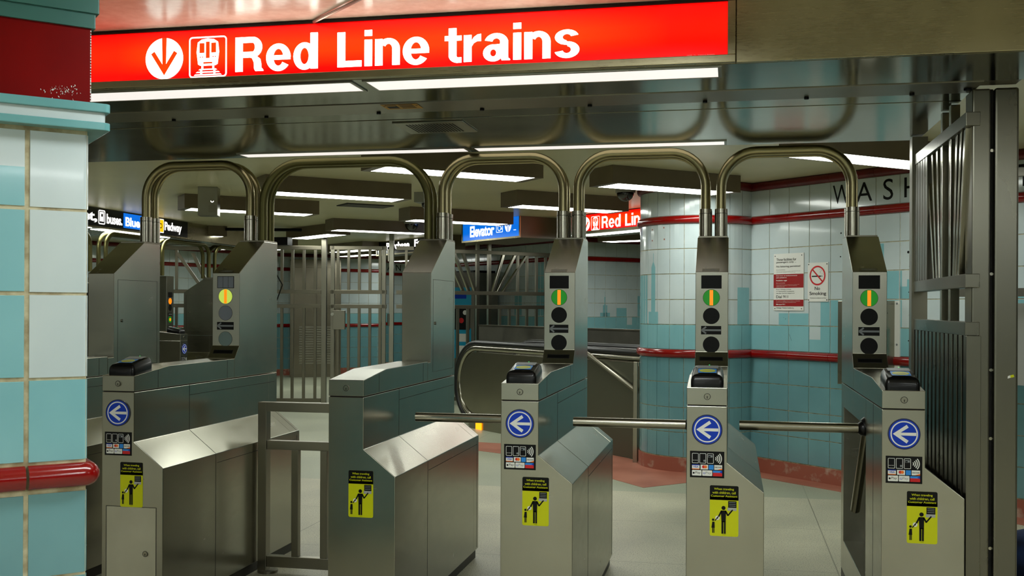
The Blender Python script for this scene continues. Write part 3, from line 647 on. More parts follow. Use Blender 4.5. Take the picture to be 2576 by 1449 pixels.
def reader(parent):
    n = 6
    b = MB(); R = .016; x0, x1, y0, y1 = .014, .1345, .016, .17
    # rounded plan, domed top that rises towards the passenger's far side
    lv = [(0, 0, 0), (0, .022, .0), (.004, .034, .0), (.012, .041, .0), (.022, .0435, .0)]
    P = []
    for (ins, z, _) in lv:
        ring = []
        for cx, cy, t in ((x1-R, y0+R, -.5), (x1-R, y1-R, 0), (x0+R, y1-R, .5), (x0+R, y0+R, 1)):
            for i in range(n+1):
                a = (t+.5*i/n)*math.pi; rr_ = max(R-ins, .001)
                ix = (cx-ins if cx > (x0+x1)/2 else cx+ins) if ins > R else cx
                iy = (cy-ins if cy > (y0+y1)/2 else cy+ins) if ins > R else cy
                x = ix+rr_*math.cos(a); y = iy+rr_*math.sin(a); k_ = (y-y0)/(y1-y0)
                zz = 1.0265+.098*k_*.16 if z == 0 else 1.027+z+(.033*k_)*(z/.0435)
                ring.append((x, y, zz))
        P.append(ring)
    m_ = len(P[0]); V = [v for r_ in P for v in r_]
    F = [(i*m_+j, i*m_+(j+1) % m_, (i+1)*m_+(j+1) % m_, (i+1)*m_+j) for i in range(len(P)-1) for j in range(m_)]+[tuple(range((len(P)-1)*m_, len(P)*m_)), tuple(range(m_-1, -1, -1))]
    b.add(V, F, 'gloss_black'); rd = b.build('card_reader', parent, smooth=True, key='reader')
    b = MB(); th = math.atan2(.033, .154); fr = Fr((x0, y0, 1.0712), (1, 0, 0), (0, math.cos(th), math.sin(th)), (0, -math.sin(th), math.cos(th)))
    b.rrect(fr, .026, .094, .03, .088, .004, 'sky_p', d=.0008); b.disc(fr, .06, .059, .03, 'yellow', d=.0012, rb=.022, n=24); b.text(fr, 'ventra', .04, .082, .052, .064, 'lt_grey', d=.0016)
    b.rrect(fr, .02, .1, .095, .135, .003, 'grey', d=.0006)
    b.build('reader_screen', rd, key='reader_screen')
    b = MB(); b.disc(fr, .066, .142, .0028, 'led', d=.001, n=10); b.build('status_led', rd, key='led')
def turnstile(x, y, label, lights='green', rz=0, face=True, door=False, arm=True, z=0, name='turnstile', stickers=True, recess=True):
    t = thing(name, label, 'turnstile', (x, y, z), rz, 'stainless turnstile cabinets')
    sec = [(0, .05), (TB, .05), (TB, .644), (TW, .750), (TW, .957), (0, .957)]
    b = MB()
    b.prism(sec, XY, 0, .457, 'steel'); b.prism(sec, XY, 1.3, TLn, 'steel')
    b.prism([(.105, .05), (TB, .05), (TB, .644), (TW, .750), (TW, .957), (.105, .957)], XY, .457, 1.3, 'steel')
    b.prism([(0, .05), (.105, .05), (.105, .2), (0, .2)], XY, .457, 1.3, 'steel'); b.prism([(0, .845), (.105, .845), (.105, .957), (0, .957)], XY, .457, 1.3, 'steel')
    b.build('cabinet', t, bevel=.0022, key='cabinet')
    b = MB(); b.box(.0, .012, 0, TB-.012, TLn-.01, .05, 'plinth'); b.build('plinth', t, key='plinth')
    lid = [(0, .961), (.902, .961), (.902, 1.056), (.284, 1.055), (0, 1.026)]
    b = MB(); b.prism(lid, YZ, 0, TW, 'steel'); b.build('lid', t, bevel=.002, key='lid')
    b = MB(); b.box(.1, .458, .201, .1045, 1.299, .844, 'clad'); b.build('recess_liner', t, key='liner')
    b = MB(); b.box(.004, .006, .956, TW-.003, .9, .962, 'gap')
    for (yy) in (.186, .826): b.box(TW-.001, yy, .963, TW+.0005, yy+.002, 1.04+(.012 if yy > .5 else 0), 'gap')
    b.box(TW-.001, .456, .754, TW+.0006, .458, .957, 'gap'); b.box(TW-.001, .458, .909, TW+.0006, 1.38, .911, 'gap'); b.box(TB-.001, .456, .05, TB+.0006, .458, .64, 'gap')
    dx, dz = TB-TW, .644-.75; Lw = math.hypot(dx, dz); nx, nz = -dz/Lw, dx/Lw
    for yy in (.457, 1.375):
        b.add([(TW+nx*.0006, yy-.001, .75+nz*.0006), (TB+nx*.0006, yy-.001, .644+nz*.0006), (TB+nx*.0006, yy+.001, .644+nz*.0006), (TW+nx*.0006, yy+.001, .75+nz*.0006)], [(0, 1, 2, 3)], 'gap')
    b.box(TB-.001, .47, .6, TB+.0006, 1.37, .602, 'gap'); b.box(TB-.001, 1.37, .06, TB+.0006, 1.372, .62, 'gap'); b.box(-.0006, .235, .05, .001, .237, .957, 'gap')
    b.build('panel_seams', t, key='seams')
    b = MB(); lockset(b, FF, .0755, .993, .0125); b.build('key_lock', t, key='lock', smooth=True)
    # pedestal
    if face: ped = [(.902, .961), (TLn, .961), (TLn, 1.665), (1.24, 1.665), (.954, 1.488), (.954, 1.119), (.902, 1.057)]
    else: ped = [(.945, .961), (TLn, .961), (TLn, 1.665), (1.24, 1.665), (.954, 1.488), (.954, 1.05), (.902, 1.05), (.902, .961)]
    b = MB(); b.prism(ped, YZ, 0, TW, 'steel'); pd = b.build('pedestal', t, bevel=.002, key='ped%d' % face)
    b = MB(); b.box(.004, 1.245, 1.665, TW-.004, TLn+.006, 1.6725, 'rail'); b.build('cap_plate', t, bevel=.001, key='cap')
    fp = Fr((0, .954, 0), (1, 0, 0), (0, 0, 1), (0, -1, 0))
    if face:
        b = MB()
        if lights == 'lime':
            b.rect(fp, .026, .118, 1.411, 1.472, 'black_p', d=.0008)
            for i in range(3): b.rect(fp, .029+i*.0292, .0565+i*.0292, 1.4135, 1.4695, 'frost', d=.0012)
        else: b.rect(fp, .026, .118, 1.411, 1.472, 'black', d=.0008)
        b.build('display', t, key='display'+lights)
        b = MB()
        b.disc(fp, .072, 1.369, .0372, 'lime_l' if lights == 'lime' else 'green_l', d=.0012)
        b.rect(fp, .0642, .0798, 1.334, 1.404, 'amber_l', d=.0016)
        b.ring(fp, .072, 1.369, .0372, .0385, 'gap', d=.0008)
        b.build('signal_lens', t, key='sl'+lights)
        for zc, kk in ((1.285, 'frost' if lights == 'lime' else 'lens_black'), (1.153, 'frost2' if lights == 'lime' else 'lens_black')):
            b = MB(); b.disc(fp, .072, zc, .0365, kk, d=.0008); b.ring(fp, .072, zc, .0365, .0378, 'gap', d=.0006); b.build('signal_lens', t, key='sl%s%.3f' % (lights, zc))
        b = MB(); b.rect(fp, .026, .117, 1.2, 1.239, 'black_p', d=.0008); b.line(fp, (.03, 1.2195), (.116, 1.2195), .0085, 'grey', d=.0012)
        for q in (1, -1): b.line(fp, (.029, 1.2195), (.049, 1.2195+q*.0155), .0075, 'grey', d=.0014)
        b.build('arrow_panel', t, key='arrow_panel')
        th = Vector((0, .052, .062)).normalized(); fk = Fr((0, .902, 1.057), (1, 0, 0), th, (0, -th.z, th.y))
        b = MB(); b.fbox(fk, .02, .126, .03, .053, 0, .0006, 'gap'); b.fbox(fk, .023, .123, .033, .05, .0006, .001, 'lens_black'); b.build('ticket_slot', t, key='slot')
    if face:
        sl = Vector((0, .286, .177)).normalized(); fq = Fr((0, .954, 1.488), (1, 0, 0), sl, (0, -sl.z, sl.y))
        b = MB(); b.rect(fq, .03, .108, .006, .03, 'steel_dark', d=.0006); b.text(fq, 'RV0038723', .042, .098, .011, .024, 'lt_grey', d=.0009, bold=.0); b.build('serial_tape', t, key='tape')
    b = MB()   # access door on the side of the pedestal
    fx = Fr((TW, 0, 0), (0, 1, 0), (0, 0, 1), (1, 0, 0))
    if not face:
        for (a0, a1, c0, c1) in ((.99, 1.375, 1.455, 1.4565), (.99, .9915, 1.0, 1.455), (1.3735, 1.375, 1.0, 1.455), (.99, 1.375, 1.0, 1.0015)): b.fbox(fx, a0, a1, c0, c1, -.001, .0006, 'gap')
        lockset(b, fx, 1.03, 1.24, .008); b.build('side_hatch', t, key='hatch')
    if stickers:
        b = MB(); arrow_badge(b, FF, .0755, .8705, .056); b.build('arrow_badge', t, key='badge')
        b = MB(); pay_card(b, FF, .0135, .79); b.build('payment_sticker', t, key='paycard')
    if stickers or not face:
        b = MB(); kid_card(b, FF, .0865, .665); b.build('safety_sticker', t, key='kidcard')
    if stickers: reader(t)
    if door:
        b = MB()
        P = [(.022, .05), (.254, .05), (.254, .478), (.022, .478)]
        for (a0, a1, c0, c1) in ((.0205, .0225, .05, .478), (.2515, .2535, .05, .478), (.0205, .2535, .478, .480)): b.fbox(FF, a0, a1, c0, c1, -.001, .0006, 'gap')
        b.fbox(FF, .024, .25, .052, .476, -.001, .001, 'door_plate'); dr = b.build('service_door', t)
        b = MB(); lockset(b, FF, .205, .286, .0125, .001); b.build('door_lock', dr, smooth=True)
    if arm:
        hx, hy, hz = .012, .535, .875
        b = MB(); b.box(.06, .5, .80, .105, .74, .92, 'gap'); b.sphere((.0, hy-.02, hz-.045), .032, 'gloss_black', n=20)
        b.cyl((.09, hy-.02, hz+.01), (.004, hy-.02, hz-.04), .054, 'gloss_black', n=20, r2=.036); hub = b.build('tripod_hub', t, smooth=True, key='hub')
        for d in (Vector((-1, 0, 0)), Vector((-.02, .62, -.78)), Vector((.06, .04, -1))):
            d = d.normalized(); p = Vector(((-.02 if d.x < -.9 else .012) if d.x < 0 else .05, hy-.02, hz-.045)); L_ = .48 if d.x < -.9 else (.5 if d.x < 0 else .4)
            b = MB(); b.cyl(p, p+d*L_, .0203, 'chrome', n=24); b.sphere(p+d*L_, .0203, 'chrome', n=20, sc=(.55 if abs(d.x) > .9 else 1, 1, 1)) if False else None
            b.build('arm', t, smooth=True, bevel=0)
    return t
T0 = turnstile(-3.298, 3.965, 'dark blank-faced turnstile half hidden behind the teal tiled pillar', face=False, arm=False, stickers=False)
T1 = turnstile(-2.586, 3.958, 'turnstile beside the pillar with a pale lime signal and a small front door', lights='lime', door=True, arm=False)
T2 = turnstile(-1.581, 3.971, 'turnstile without signals or card reader, right of the low gate', face=False, arm=False, stickers=False)
T3 = turnstile(-.871, 3.971, 'middle turnstile with its card reader in front of the escalator', lights='green')
T4 = turnstile(-.158, 3.945, 'turnstile seen almost face on in front of the round tile column', lights='green')
T5 = turnstile(.539, 3.982, 'rightmost turnstile, its tripod arm and left side recess in view', lights='green')
# ------------------------------------------------------------------ guard arches over the row
def arch(xa, xb, ya, label, dark=False, rad=.17, single=False, H=2.092, dy=.085, group='tube guard arches on the turnstiles'):
    t = thing('guard_arch', label, 'guard arch', ((xa+xb)/2, ya, 1.672), 0, group)
    ox, oy, oz = (xa+xb)/2, ya, 1.672; tk = 'tube_dark' if dark else 'tube'
    for k_ in range(1 if single else 2):
        yy = k_*dy; P = [(xa-ox, yy, .137)]
        zc = H-oz-rad
        P += [(xa-ox+rad-rad*math.cos(a), yy, zc+rad*math.sin(a)) for a in [math.pi/2*i/10 for i in range(11)]]
        P += [(xb-ox-rad+rad*math.sin(a), yy, zc+rad*math.cos(a)) for a in [math.pi/2*i/10 for i in range(11)]]
        P += [(xb-ox, yy, .137)]
        b = MB(); b.tube(P, .0232, tk, n=20); tb = b.build('tube', t, smooth=True)
        for x in (xa-ox, xb-ox):
            b = MB(); b.cyl((x, yy, .0008), (x, yy, .138), .031 if not dark else .0235, 'chrome' if not dark else 'tube_dark', n=24)
            if not dark: b.cyl((x, yy, .115), (x, yy, .117), .0314, 'gap', n=24)
            b.build('collar', tb, smooth=True)
    return t
XS = [-3.298, -2.586, -1.581, -.871, -.158, .539]
YA = 5.262
arch(XS[0]+.125, XS[1]+.0355, YA, 'dull doubled tube arch next to the tiled pillar')
arch(XS[1]+.111, XS[2]+.0355, YA, 'widest tube arch, dark bronze with green tarnish along its top', dark=True, rad=.22)
arch(XS[2]+.111, XS[3]+.0355, YA, 'tube arch in front of the Elevator sign', rad=.17)
arch(XS[3]+.111, XS[4]+.0355, YA, 'bright bronze tube arch in front of the small Red Line sign', rad=.17, H=2.095)
arch(XS[4]+.111, XS[5]+.0355, YA, 'rightmost tube arch, in front of the white notices on the tiled wall', rad=.17, H=2.092)
# ------------------------------------------------------------------ low swing gate in the wide aisle
g = thing('low_gate', 'low square-tube steel gate between the pale-signal turnstile and the next one', 'gate', (-2.29, 4.85, 0))
def bar(parent, name, x0, x1, y0, y1, z0, z1, k='rail', bev=.002):
    b = MB(); b.box(x0, y0, z0, x1, y1, z1, k); return b.build(name, parent, bevel=bev)
bar(g, 'post', 0, .045, -.03, .02, 0, .845); bar(g, 'top_rail', .045, .70, -.03, .02, .80, .845); bar(g, 'middle_rail', .045, .70, -.025, .015, .612, .655); bar(g, 'bottom_rail', .045, .70, -.025, .015, .03, .085)
bar(g, 'bar', .175, .21, -.022, .012, .085, .612); bar(g, 'bar', .325, .36, -.022, .012, .085, .612); bar(g, 'bar', .5, .535, -.022, .012, .085, .612); bar(g, 'post', .66, .70, -.03, .02, 0.02, .845)
b = MB(); b.cyl((.045, -.005, 0), (.045, -.005, .012), .05, 'rail', n=20); b.build('floor_flange', g)
# ------------------------------------------------------------------ ceiling light fixtures
TH_F = math.radians(41)
def fixture(nl, L, label, th=TH_F, w_=.30, zb=2.21, lens='lens', inset=.06, group='box ceiling lights in the paid area', zt=CEIL):
    t = thing('ceiling_light', label, 'ceiling light', (nl[0], nl[1], zt), th, group)
    h = zb-zt; b = MB(); b.box(0, 0, h+.004, L, w_, 0, 'fixture'); b.build('housing', t, bevel=.002)
    b = MB(); b.box(.0, 0, h, L, .012, h+.004, 'fixture'); b.box(0, w_-.02, h, L, w_, h+.004, 'fixture'); b.box(0, .012, h, inset, w_-.02, h+.004, 'fixture'); b.box(L-inset, .012, h, L, w_-.02, h+.004, 'fixture'); b.build('frame', t)
    b = MB(); b.box(inset, .012, h+.001, L-inset, w_-.02, h+.0035, lens); b.build('lens', t)
    return t
FX = [((.47, 6.11), 1.22, 'ceiling light above the right end of the turnstiles, nearest the canopy'), ((-2.181, 6.289), 1.217, 'ceiling light behind the two middle arches, first one past the canopy'),
      ((-.825, 7.433), 1.19, 'ceiling light running toward the round tile column'), ((-3.513, 7.507), 1.225, 'ceiling light behind the wide dark arch'),
      ((-4.85, 8.68), 1.27, 'ceiling light behind the hanging security box'), ((-1.81, 8.87), 1.18, 'ceiling light directly in front of the small Red Line sign'),
      ((-3.18, 10.17), 1.2, 'ceiling light tinted orange in front of the Elevator sign'), ((-4.47, 11.36), 1.27, 'ceiling light over the steel fence gate')]
for nl, L, lb in FX: fixture(nl, L, lb)
TN = math.radians(-41)
fixture((-5.72, 12.85), 1.2, 'far ceiling light left of the fence gate, turned the other way', th=TN)
fixture((-6.5, 16.2), 1.2, 'small far ceiling light seen through the fence gate', th=TN)
fixture((-7.4, 12.9), 1.2, 'far ceiling light above the left end of the fence', th=TN)
fixture((-2.9, 13.3), 1.25, 'far ceiling light behind the middle pedestal', th=TN)
fixture((-1.75, 14.0), 1.2, 'far ceiling light low under the small Red Line sign', th=TN+.3)
fixture((-7.6, 15.6), 1.2, 'far ceiling light added beyond the fence to brighten the walls, over the service door', th=TN)  # added, like the next one, to brighten the dark far walls
fixture((-6.9, 17.6), 1.2, 'farthest ceiling light, added to brighten the walls close to the service door', th=TN)
fixture((-6.6, 19.6), 1.2, 'deepest ceiling light, added to brighten the far tiled walls', th=TN)  # this and the next added where the deep walls had no light
fixture((-6.0, 21.6), 1.2, 'hindmost ceiling light, added to brighten the wall with the distant AND lettering', th=TN)
fixture((-4.6, 17.3), 1.2, 'far ceiling light behind the Purchase Fares sign', th=TN)
fixture((-9.2, 9.2), 1.25, 'ceiling light beyond the second turnstile row', th=TH_F)
fixture((-8.2, 14.6), 1.25, 'ceiling light in the far left of the station', th=TH_F)
fixture((2.6, 4.9), 1.2, 'ceiling light beyond the right hand post', th=TH_F)
for i, (x, y) in enumerate(((-3.4, 1.3), (-.9, 1.9), (.9, .9), (-1.0, -.9), (-3.6, -1.6), (2.2, -1.2), (-1.5, -3.4), (1.5, -3.6), (3.2, 1.9), (-5.8, -3.6), (-8.6, -4.6), (-6.8, .4), (-2.6, -5.6), (.6, -5.8), (-5.4, -6.0))):  # hall lights; far-left and front-wall ones are unseen, added to brighten the steel
    fixture((x, y), 1.3, 'unseen ceiling light of the hall, put in to light the turnstile fronts', th=TH_F if i % 2 else TN, lens='hall_lens', group='box ceiling lights in the entrance hall', zt=CEIL+.005)
# ------------------------------------------------------------------ notices on the tiled wall
fr = Fr(WRA, wr_u, UP, Vector((wr_u.y, -wr_u.x, 0)))
t = thing('notice_board', 'white and dark red bilingual passenger notice ending in Dial 911', 'sign', tuple(fr(.4, 1.306, .008)))
fn = Fr((0, 0, 0), wr_u, UP, Vector((wr_u.y, -wr_u.x, 0)))
b = MB(); b.fbox(fn, -.148, .152, 0, .448, -.002, .004, 'white'); b.build('board', t)
b = MB(); b.rect(fn, -.148, .152, .178, .286, 'redp2', d=.0048); b.rect(fn, -.148, .152, .033, .085, 'redp2', d=.0048); b.build('red_panels', t)
b = MB(); A0 = -.12
def tl(s, z0, h, w_, k, bold=.0): b.text(fn, s, A0, A0+w_, z0, z0+h, k, d=.0056, bold=bold)
tl('These facilities for', .392, .02, .2, 'black_p'); tl('passengers only ...', .37, .018, .2, 'black_p'); tl('No loitering permitted', .336, .018, .24, 'black_p')
tl('For your protection', .316, .007, .09, 'black_p'); tl('You cannot stay beyond a passenger is required in CTA rules', .305, .005, .24, 'black_p'); tl('open the day, all facilities are so to be used', .295, .005, .19, 'black_p')
tl('Este lugar es exclusivamente', .268, .01, .21, 'white', .015); tl('para pasajeros', .253, .01, .105, 'white', .015); tl('Prohibido vagar', .229, .012, .11, 'white', .02); tl('Para su proteccion', .212, .007, .09, 'white')
tl('Usted no puede permanecer mas alla de lo que se requiere CTA', .201, .004, .23, 'white'); tl('reglas de la estacion y de los andenes', .192, .004, .21, 'white'); tl('abiertas todo el dia', .184, .004, .085, 'white')
tl('If you witness a crime', .16, .01, .15, 'black_p'); tl('or need police assistance', .145, .01, .18, 'black_p'); tl('use the nearest telephone', .13, .01, .185, 'black_p'); tl('Dial 911', .098, .021, .12, 'black_p', .0)
tl('Si usted es testigo de un crimen o necesita', .072, .006, .24, 'white'); tl('ayuda de la policia llame inmediatamente', .061, .006, .2, 'white'); tl('Marque 911', .041, .012, .09, 'white', .02); tl('Chicago Transit Authority', .013, .013, .18, 'black_p')
b.build('lettering', t)
for a, z in ((-.132, .43), (.134, .43), (-.132, .015), (.134, .015)):
    b = MB(); b.disc(fn, a, z, .0045, 'black_p', d=.006, n=10); b.build('screw', t)
t = thing('notice_board', 'small white No Smoking notice with a struck-out cigarette', 'sign', tuple(fr(.688, 1.376, .008)))
b = MB(); b.fbox(fn, -.096, .096, 0, .297, -.002, .004, 'white'); b.build('board', t)
b = MB(); b.rect(fn, -.056, .03, .188, .197, 'black_p', d=.0048); b.rect(fn, .033, .045, .188, .197, 'grey', d=.0048)
for i in range(8): b.disc(fn, .02+.012*math.sin(i*1.1)+i*.003, .245-i*.0055, .002, 'black_p', d=.0048, n=8)
b.ring(fn, -.002, .198, .063, .075, 'red_p', d=.0056); b.line(fn, (-.048, .243), (.045, .152), .011, 'red_p', d=.0056); b.build('no_smoking_symbol', t)
b = MB(); b.text(fn, 'No', -.028, .022, .088, .113, 'black_p', d=.005, bold=.01); b.text(fn, 'Smoking', -.078, .08, .042, .075, 'black_p', d=.005, bold=.01); b.text(fn, 'Violators subject to fine', -.074, .078, .022, .031, 'black_p', d=.005, bold=.0); b.build('lettering', t)
for a, z in ((-.086, .284), (.086, .284), (-.086, .012), (.086, .012)):
    b = MB(); b.disc(fn, a, z, .006, 'grey', d=.005, n=10); b.disc(fn, a, z, .003, 'black_p', d=.0055, n=10); b.build('screw', t)
# conduit box behind the last turnstile
t = thing('wall_cabinet', 'narrow grey steel cabinet fixed to the tiled wall behind the last turnstile', 'cabinet', tuple(fr(1.16, .77, .006)))
b = MB(); b.fbox(fn, -.21, .21, 0, .61, 0, .10, 'steel_dark'); b.build('box', t, bevel=.003)
b = MB(); b.fbox(fn, -.25, -.21, 0, .61, 0, .012, 'white'); b.fbox(fn, .21, .25, 0, .61, 0, .012, 'white')
for z in (.02, .3, .59):
    for a in (-.23, .23): b.disc(fn, a, z, .008, 'grey', d=.014, n=10)
b.build('mounting_flange', t)
# ------------------------------------------------------------------ second red sign header, elevator sign, others
def hanging_sign(origin, u, name, label, L0, L1, z0, z1, depth, face, art, frame=.02):
    n = Vector((u.y, -u.x, 0)); t = thing(name, label, 'sign', (origin[0], origin[1], z0)); o = Vector((0, 0, 0)); fr = Fr(o, u, UP, n); h = z1-z0
    b = MB(); b.fbox(fr, L0-frame, L1+frame, -frame, CEIL-z0, -depth, -.004, 'fixture'); b.build('housing', t, bevel=.002)
    b = MB(); b.fbox(fr, L0, L1, 0, h, -.004, .0, face); b.build('sign_face', t)
    b = MB()
    for (a0, a1, c0, c1) in ((L0-frame, L1+frame, -frame, 0), (L0-frame, L1+frame, h, h+frame*.6), (L0-frame, L0, 0, h), (L1, L1+frame, 0, h)): b.fbox(fr, a0, a1, c0, c1, -.004, .008, 'fascia')
    b.build('sign_frame', t)
    art(fr, t, h); return t
# far Red Line header along the 45 degree direction
o2 = Vector((-1.173, 10.962, 0)); sh = -.249+1.768
t = thing('overhead_canopy', 'far stainless canopy with a second red lit sign beside the tile column', 'canopy')
n2 = Vector((E2.y, -E2.x, 0)); f2 = Fr(o2+E2*(sh), E2, UP, n2)
b = MB(); b.fbox(f2, -2.35, .6, ZB, CEIL+.002, -.5, -.014, 'fascia'); b.build('fascia', t)
b = MB(); b.fbox(f2, -2.33, -.9, ZB-.004, ZB-.0005, -.26, -.1, 'lens'); b.build('light_lens', t)
t = thing('lit_sign', 'smaller distant red lit sign with Red Line, cut off by the tile column', 'sign')
red_sign(f2, t, -2.3, -.013, wl='sign_white_s', wp='sign_white_s')
def elev_art(fr, t, h):
    b = MB(); b.text(fr, 'Elevator', .179, .724, .036, .168, 'sign_white_s', d=.003, bold=.03); b.build('lettering', t)
    b = MB(); b.rring(fr, .765, .905, .06, .215, .012, .007, 'sign_white_s', d=.003)
    b.disc(fr, .82, .19, .012, 'sign_white_s', d=.003, n=12); b.line(fr, (.82, .18), (.825, .135), .014, 'sign_white_s', d=.003); b.line(fr, (.825, .135), (.86, .13), .01, 'sign_white_s', d=.003); b.line(fr, (.86, .13), (.885, .09), .01, 'sign_white_s', d=.003)
    b.ring(fr, .83, .112, .028, .036, 'sign_white_s', d=.003, n=24, t0=2.2, t1=6.1)
    arrow_down(b, fr, 1.015, .14, .085, wh='sign_white_s', rd='sign_blue', up=True, rx=.068); b.rect(fr, 1.13, 1.18, .068, .075, 'sign_white_s', d=.003); b.build('pictograms', t)
hanging_sign((-3.186, 12.309), E2, 'lit_sign', 'hanging blue lit Elevator sign with a wheelchair symbol', .01, 1.245, 2.12, 2.36-.02, .65, 'sign_blue', elev_art)
def pf_art(fr, t, h):
    b = MB(); b.text(fr, 'Purchase', .33, 1.1, .06, .17, 'sign_white_s', d=.003, bold=.04); b.build('lettering', t); b = MB(); b.text(fr, 'Fares', 1.25, 1.75, .07, .18, 'sign_white_s', d=.003, bold=.04); b.build('lettering', t)
hanging_sign((-5.458, 15.716), E2, 'lit_sign', 'distant black lit sign with white Purchase Fares lettering', 0, 2.2, 2.14, 2.33, .3, 'sign_black', pf_art)
# black direction sign over the second turnstile row (runs away from the camera at the left)
n3 = Vector((1, 0, 0)); f3 = Fr((-6.45, 0, 0), (0, 1, 0), (0, 0, 1), n3)
t = thing('overhead_canopy', 'steel canopy over the second turnstile row at far left', 'canopy')
b = MB(); b.fbox(f3, 7.6, 13.4, ZB, CEIL+.002, -.9, -.01, 'fascia'); b.build('fascia', t)
for a0, a1 in ((8.4, 9.75), (9.95, 11.3)):
    b = MB(); b.fbox(f3, a0, a1, ZB-.004, ZB-.0005, -.2, -.05, 'lens'); b.build('light_lens', t)
t = thing('lit_sign', 'long black lit direction sign naming buses, Blue Line and Pedway', 'sign')
b = MB(); b.rect(f3, 8.2, 11.62, 2.15, 2.335, 'sign_black', d=0); b.build('sign_face', t)
b = MB(); b.rect(f3, 10.245, 10.9, 2.165, 2.325, 'sign_blue', d=.003); b.build('blue_panel', t)
for (s_, q0, q1, q2, q3) in (('Street,', 9.1, 9.76, 2.18, 2.30), ('buses.', 9.93, 10.22, 2.185, 2.29), ('Blue Line', 10.28, 10.88, 2.185, 2.285), ('Pedway', 11.085, 11.47, 2.17, 2.30)):
    b = MB(); b.text(f3, s_, q0, q1, q2, q3, 'sign_white_s', d=.006, bold=.03); b.build('lettering', t)
b = MB(); b.rring(f3, 9.785, 9.905, 2.17, 2.32, .02, .012, 'sign_white_s', d=.004); b.rect(f3, 9.81, 9.88, 2.2, 2.3, 'sign_white_s', d=.004); b.rect(f3, 9.83, 9.86, 2.25, 2.28, 'sign_black', d=.006)
b.rrect(f3, 10.93, 11.07, 2.165, 2.325, .01, 'sign_white_s', d=.003); b.rrect(f3, 10.94, 11.06, 2.175, 2.315, .008, 'sign_yellow', d=.0045); b.ring(f3, 11.0, 2.245, .02, .03, 'sign_black', d=.006, n=16); b.build('pictograms', t)
# second row of turnstiles
t = thing('turnstile', 'far left turnstile post facing right with small amber and green lights', 'turnstile', (-6.42, 11.17, 0), math.pi/2, 'second row turnstiles')
b = MB(); b.box(-.08, 0, 0, .08, .5, 1.668, 'steel'); b.build('pedestal', t, bevel=.003)
b = MB(); b.rect(FF, -.045, .045, 1.42, 1.48, 'black', d=.001); b.build('display', t)
for z_, k_ in ((1.375, 'amber_l'), (1.3, 'lens_black'), (1.16, 'green_l')):
    b = MB(); b.disc(FF, 0, z_, .036, k_, d=.001)
    if k_ == 'green_l': b.disc(FF, 0, z_, .018, 'amber_l', d=.002)
    b.build('signal_lens', t)
b = MB(); b.rect(FF, -.045, .045, 1.205, 1.24, 'black_p', d=.001); b.rect(FF, -.03, .04, 1.218, 1.227, 'grey', d=.0015); b.build('arrow_panel', t)
b = MB(); b.rect(FF, -.045, .05, .99, 1.09, 'black_p', d=.001); b.disc(FF, 0, 1.02, .022, 'white', d=.0015); b.rect(FF, -.03, .035, 1.06, 1.068, 'white', d=.0015); b.rect(FF, -.03, .035, 1.075, 1.081, 'white', d=.0015); b.build('notice_sticker', t)
b = MB(); kid_card(b, FF, -.052, .87); b.build('safety_sticker', t)
tr2 = turnstile(-7.57, 11.98, 'far left turnstile seen side on beyond the amber lit one', rz=-math.pi/2, face=False, arm=False, stickers=False)
tr3 = turnstile(-5.6, 9.95, 'far left turnstile half hidden behind the tiled pillar', rz=math.pi/2, arm=False)
def arch_y(ya, yb, x, label):
    t = arch(-(yb-ya)/2, (yb-ya)/2, 0, label, dark=True, rad=.16, group='tube guard arches of the second row'); t.location = (x, (ya+yb)/2, 1.672); t.rotation_euler = (0, 0, math.pi/2); return t
arch_y(11.13, 12.25, -6.5, 'brown tube arch beyond the first cabinet of the far left row')
arch_y(9.0, 9.72, -6.5, 'tube arch under the black direction sign, next to the pillar edge')
arch_y(10.0, 11.0, -6.5, 'tube arch under the blue panel of the black direction sign')
arch_y(12.4, 13.4, -6.5, 'last tube arch of the far left row')
# ------------------------------------------------------------------ railings
def rail_seg(p, q, z, h, w_, parent, name='rail', k='rail'):
    u = Vector((q[0]-p[0], q[1]-p[1], 0)); L = u.length; u.normalize(); fr = Fr((p[0], p[1], 0), u, UP, Vector((u.y, -u.x, 0)))
    b = MB(); b.fbox(fr, 0, L, z, z+h, -w_/2, w_/2, k); return b.build(name, parent, bevel=.002)
def vbar(fr, a, z0, z1, w_, parent, name='bar', k='rail', a2=None):
    b = MB(); a2 = a if a2 is None else a2
    P = [fr(a-w_/2, z0, -w_/2), fr(a+w_/2, z0, -w_/2), fr(a+w_/2, z0, w_/2), fr(a-w_/2, z0, w_/2), fr(a2-w_/2, z1, -w_/2), fr(a2+w_/2, z1, -w_/2), fr(a2+w_/2, z1, w_/2), fr(a2-w_/2, z1, w_/2)]
    b.add(P, [(3,2,1,0),(4,5,6,7),(0,1,5,4),(1,2,6,5),(2,3,7,6),(3,0,4,7)], k); return b.build(name, parent, bevel=.0015)
def fence(p, q, label, bars, posts, zt=2.12, zb=.06, r1=1.49, r2=1.3, lower=True, bw=.036, k='bar_steel'):
    t = thing('steel_fence', label, 'fence', (p[0], p[1], 0)); q = (q[0]-p[0], q[1]-p[1]); p = (0, 0)
    u = Vector((*q, 0)); L = u.length; u.normalize(); fr = Fr((0, 0, 0), u, UP, Vector((u.y, -u.x, 0)))
    for z in (zt-.05, r1, r2, zb): rail_seg(p, q, z, .05, .05, t, k=k)
    for a in bars: vbar(fr, a, r1+.05, zt-.05, bw, t, k=k); vbar(fr, a, zb+.05, r2, bw, t, k=k)
    for a, h in posts: vbar(fr, a, 0, h, .07, t, 'post')
    return t, fr
A_ = (-5.889, 12.868); B_ = (-4.042, 13.254); D_ = (-2.303, 15.047)
uAB = Vector((B_[0]-A_[0], B_[1]-A_[1], 0)).normalized()
def on(p, u, s): return (p[0]+u.x*s, p[1]+u.y*s)
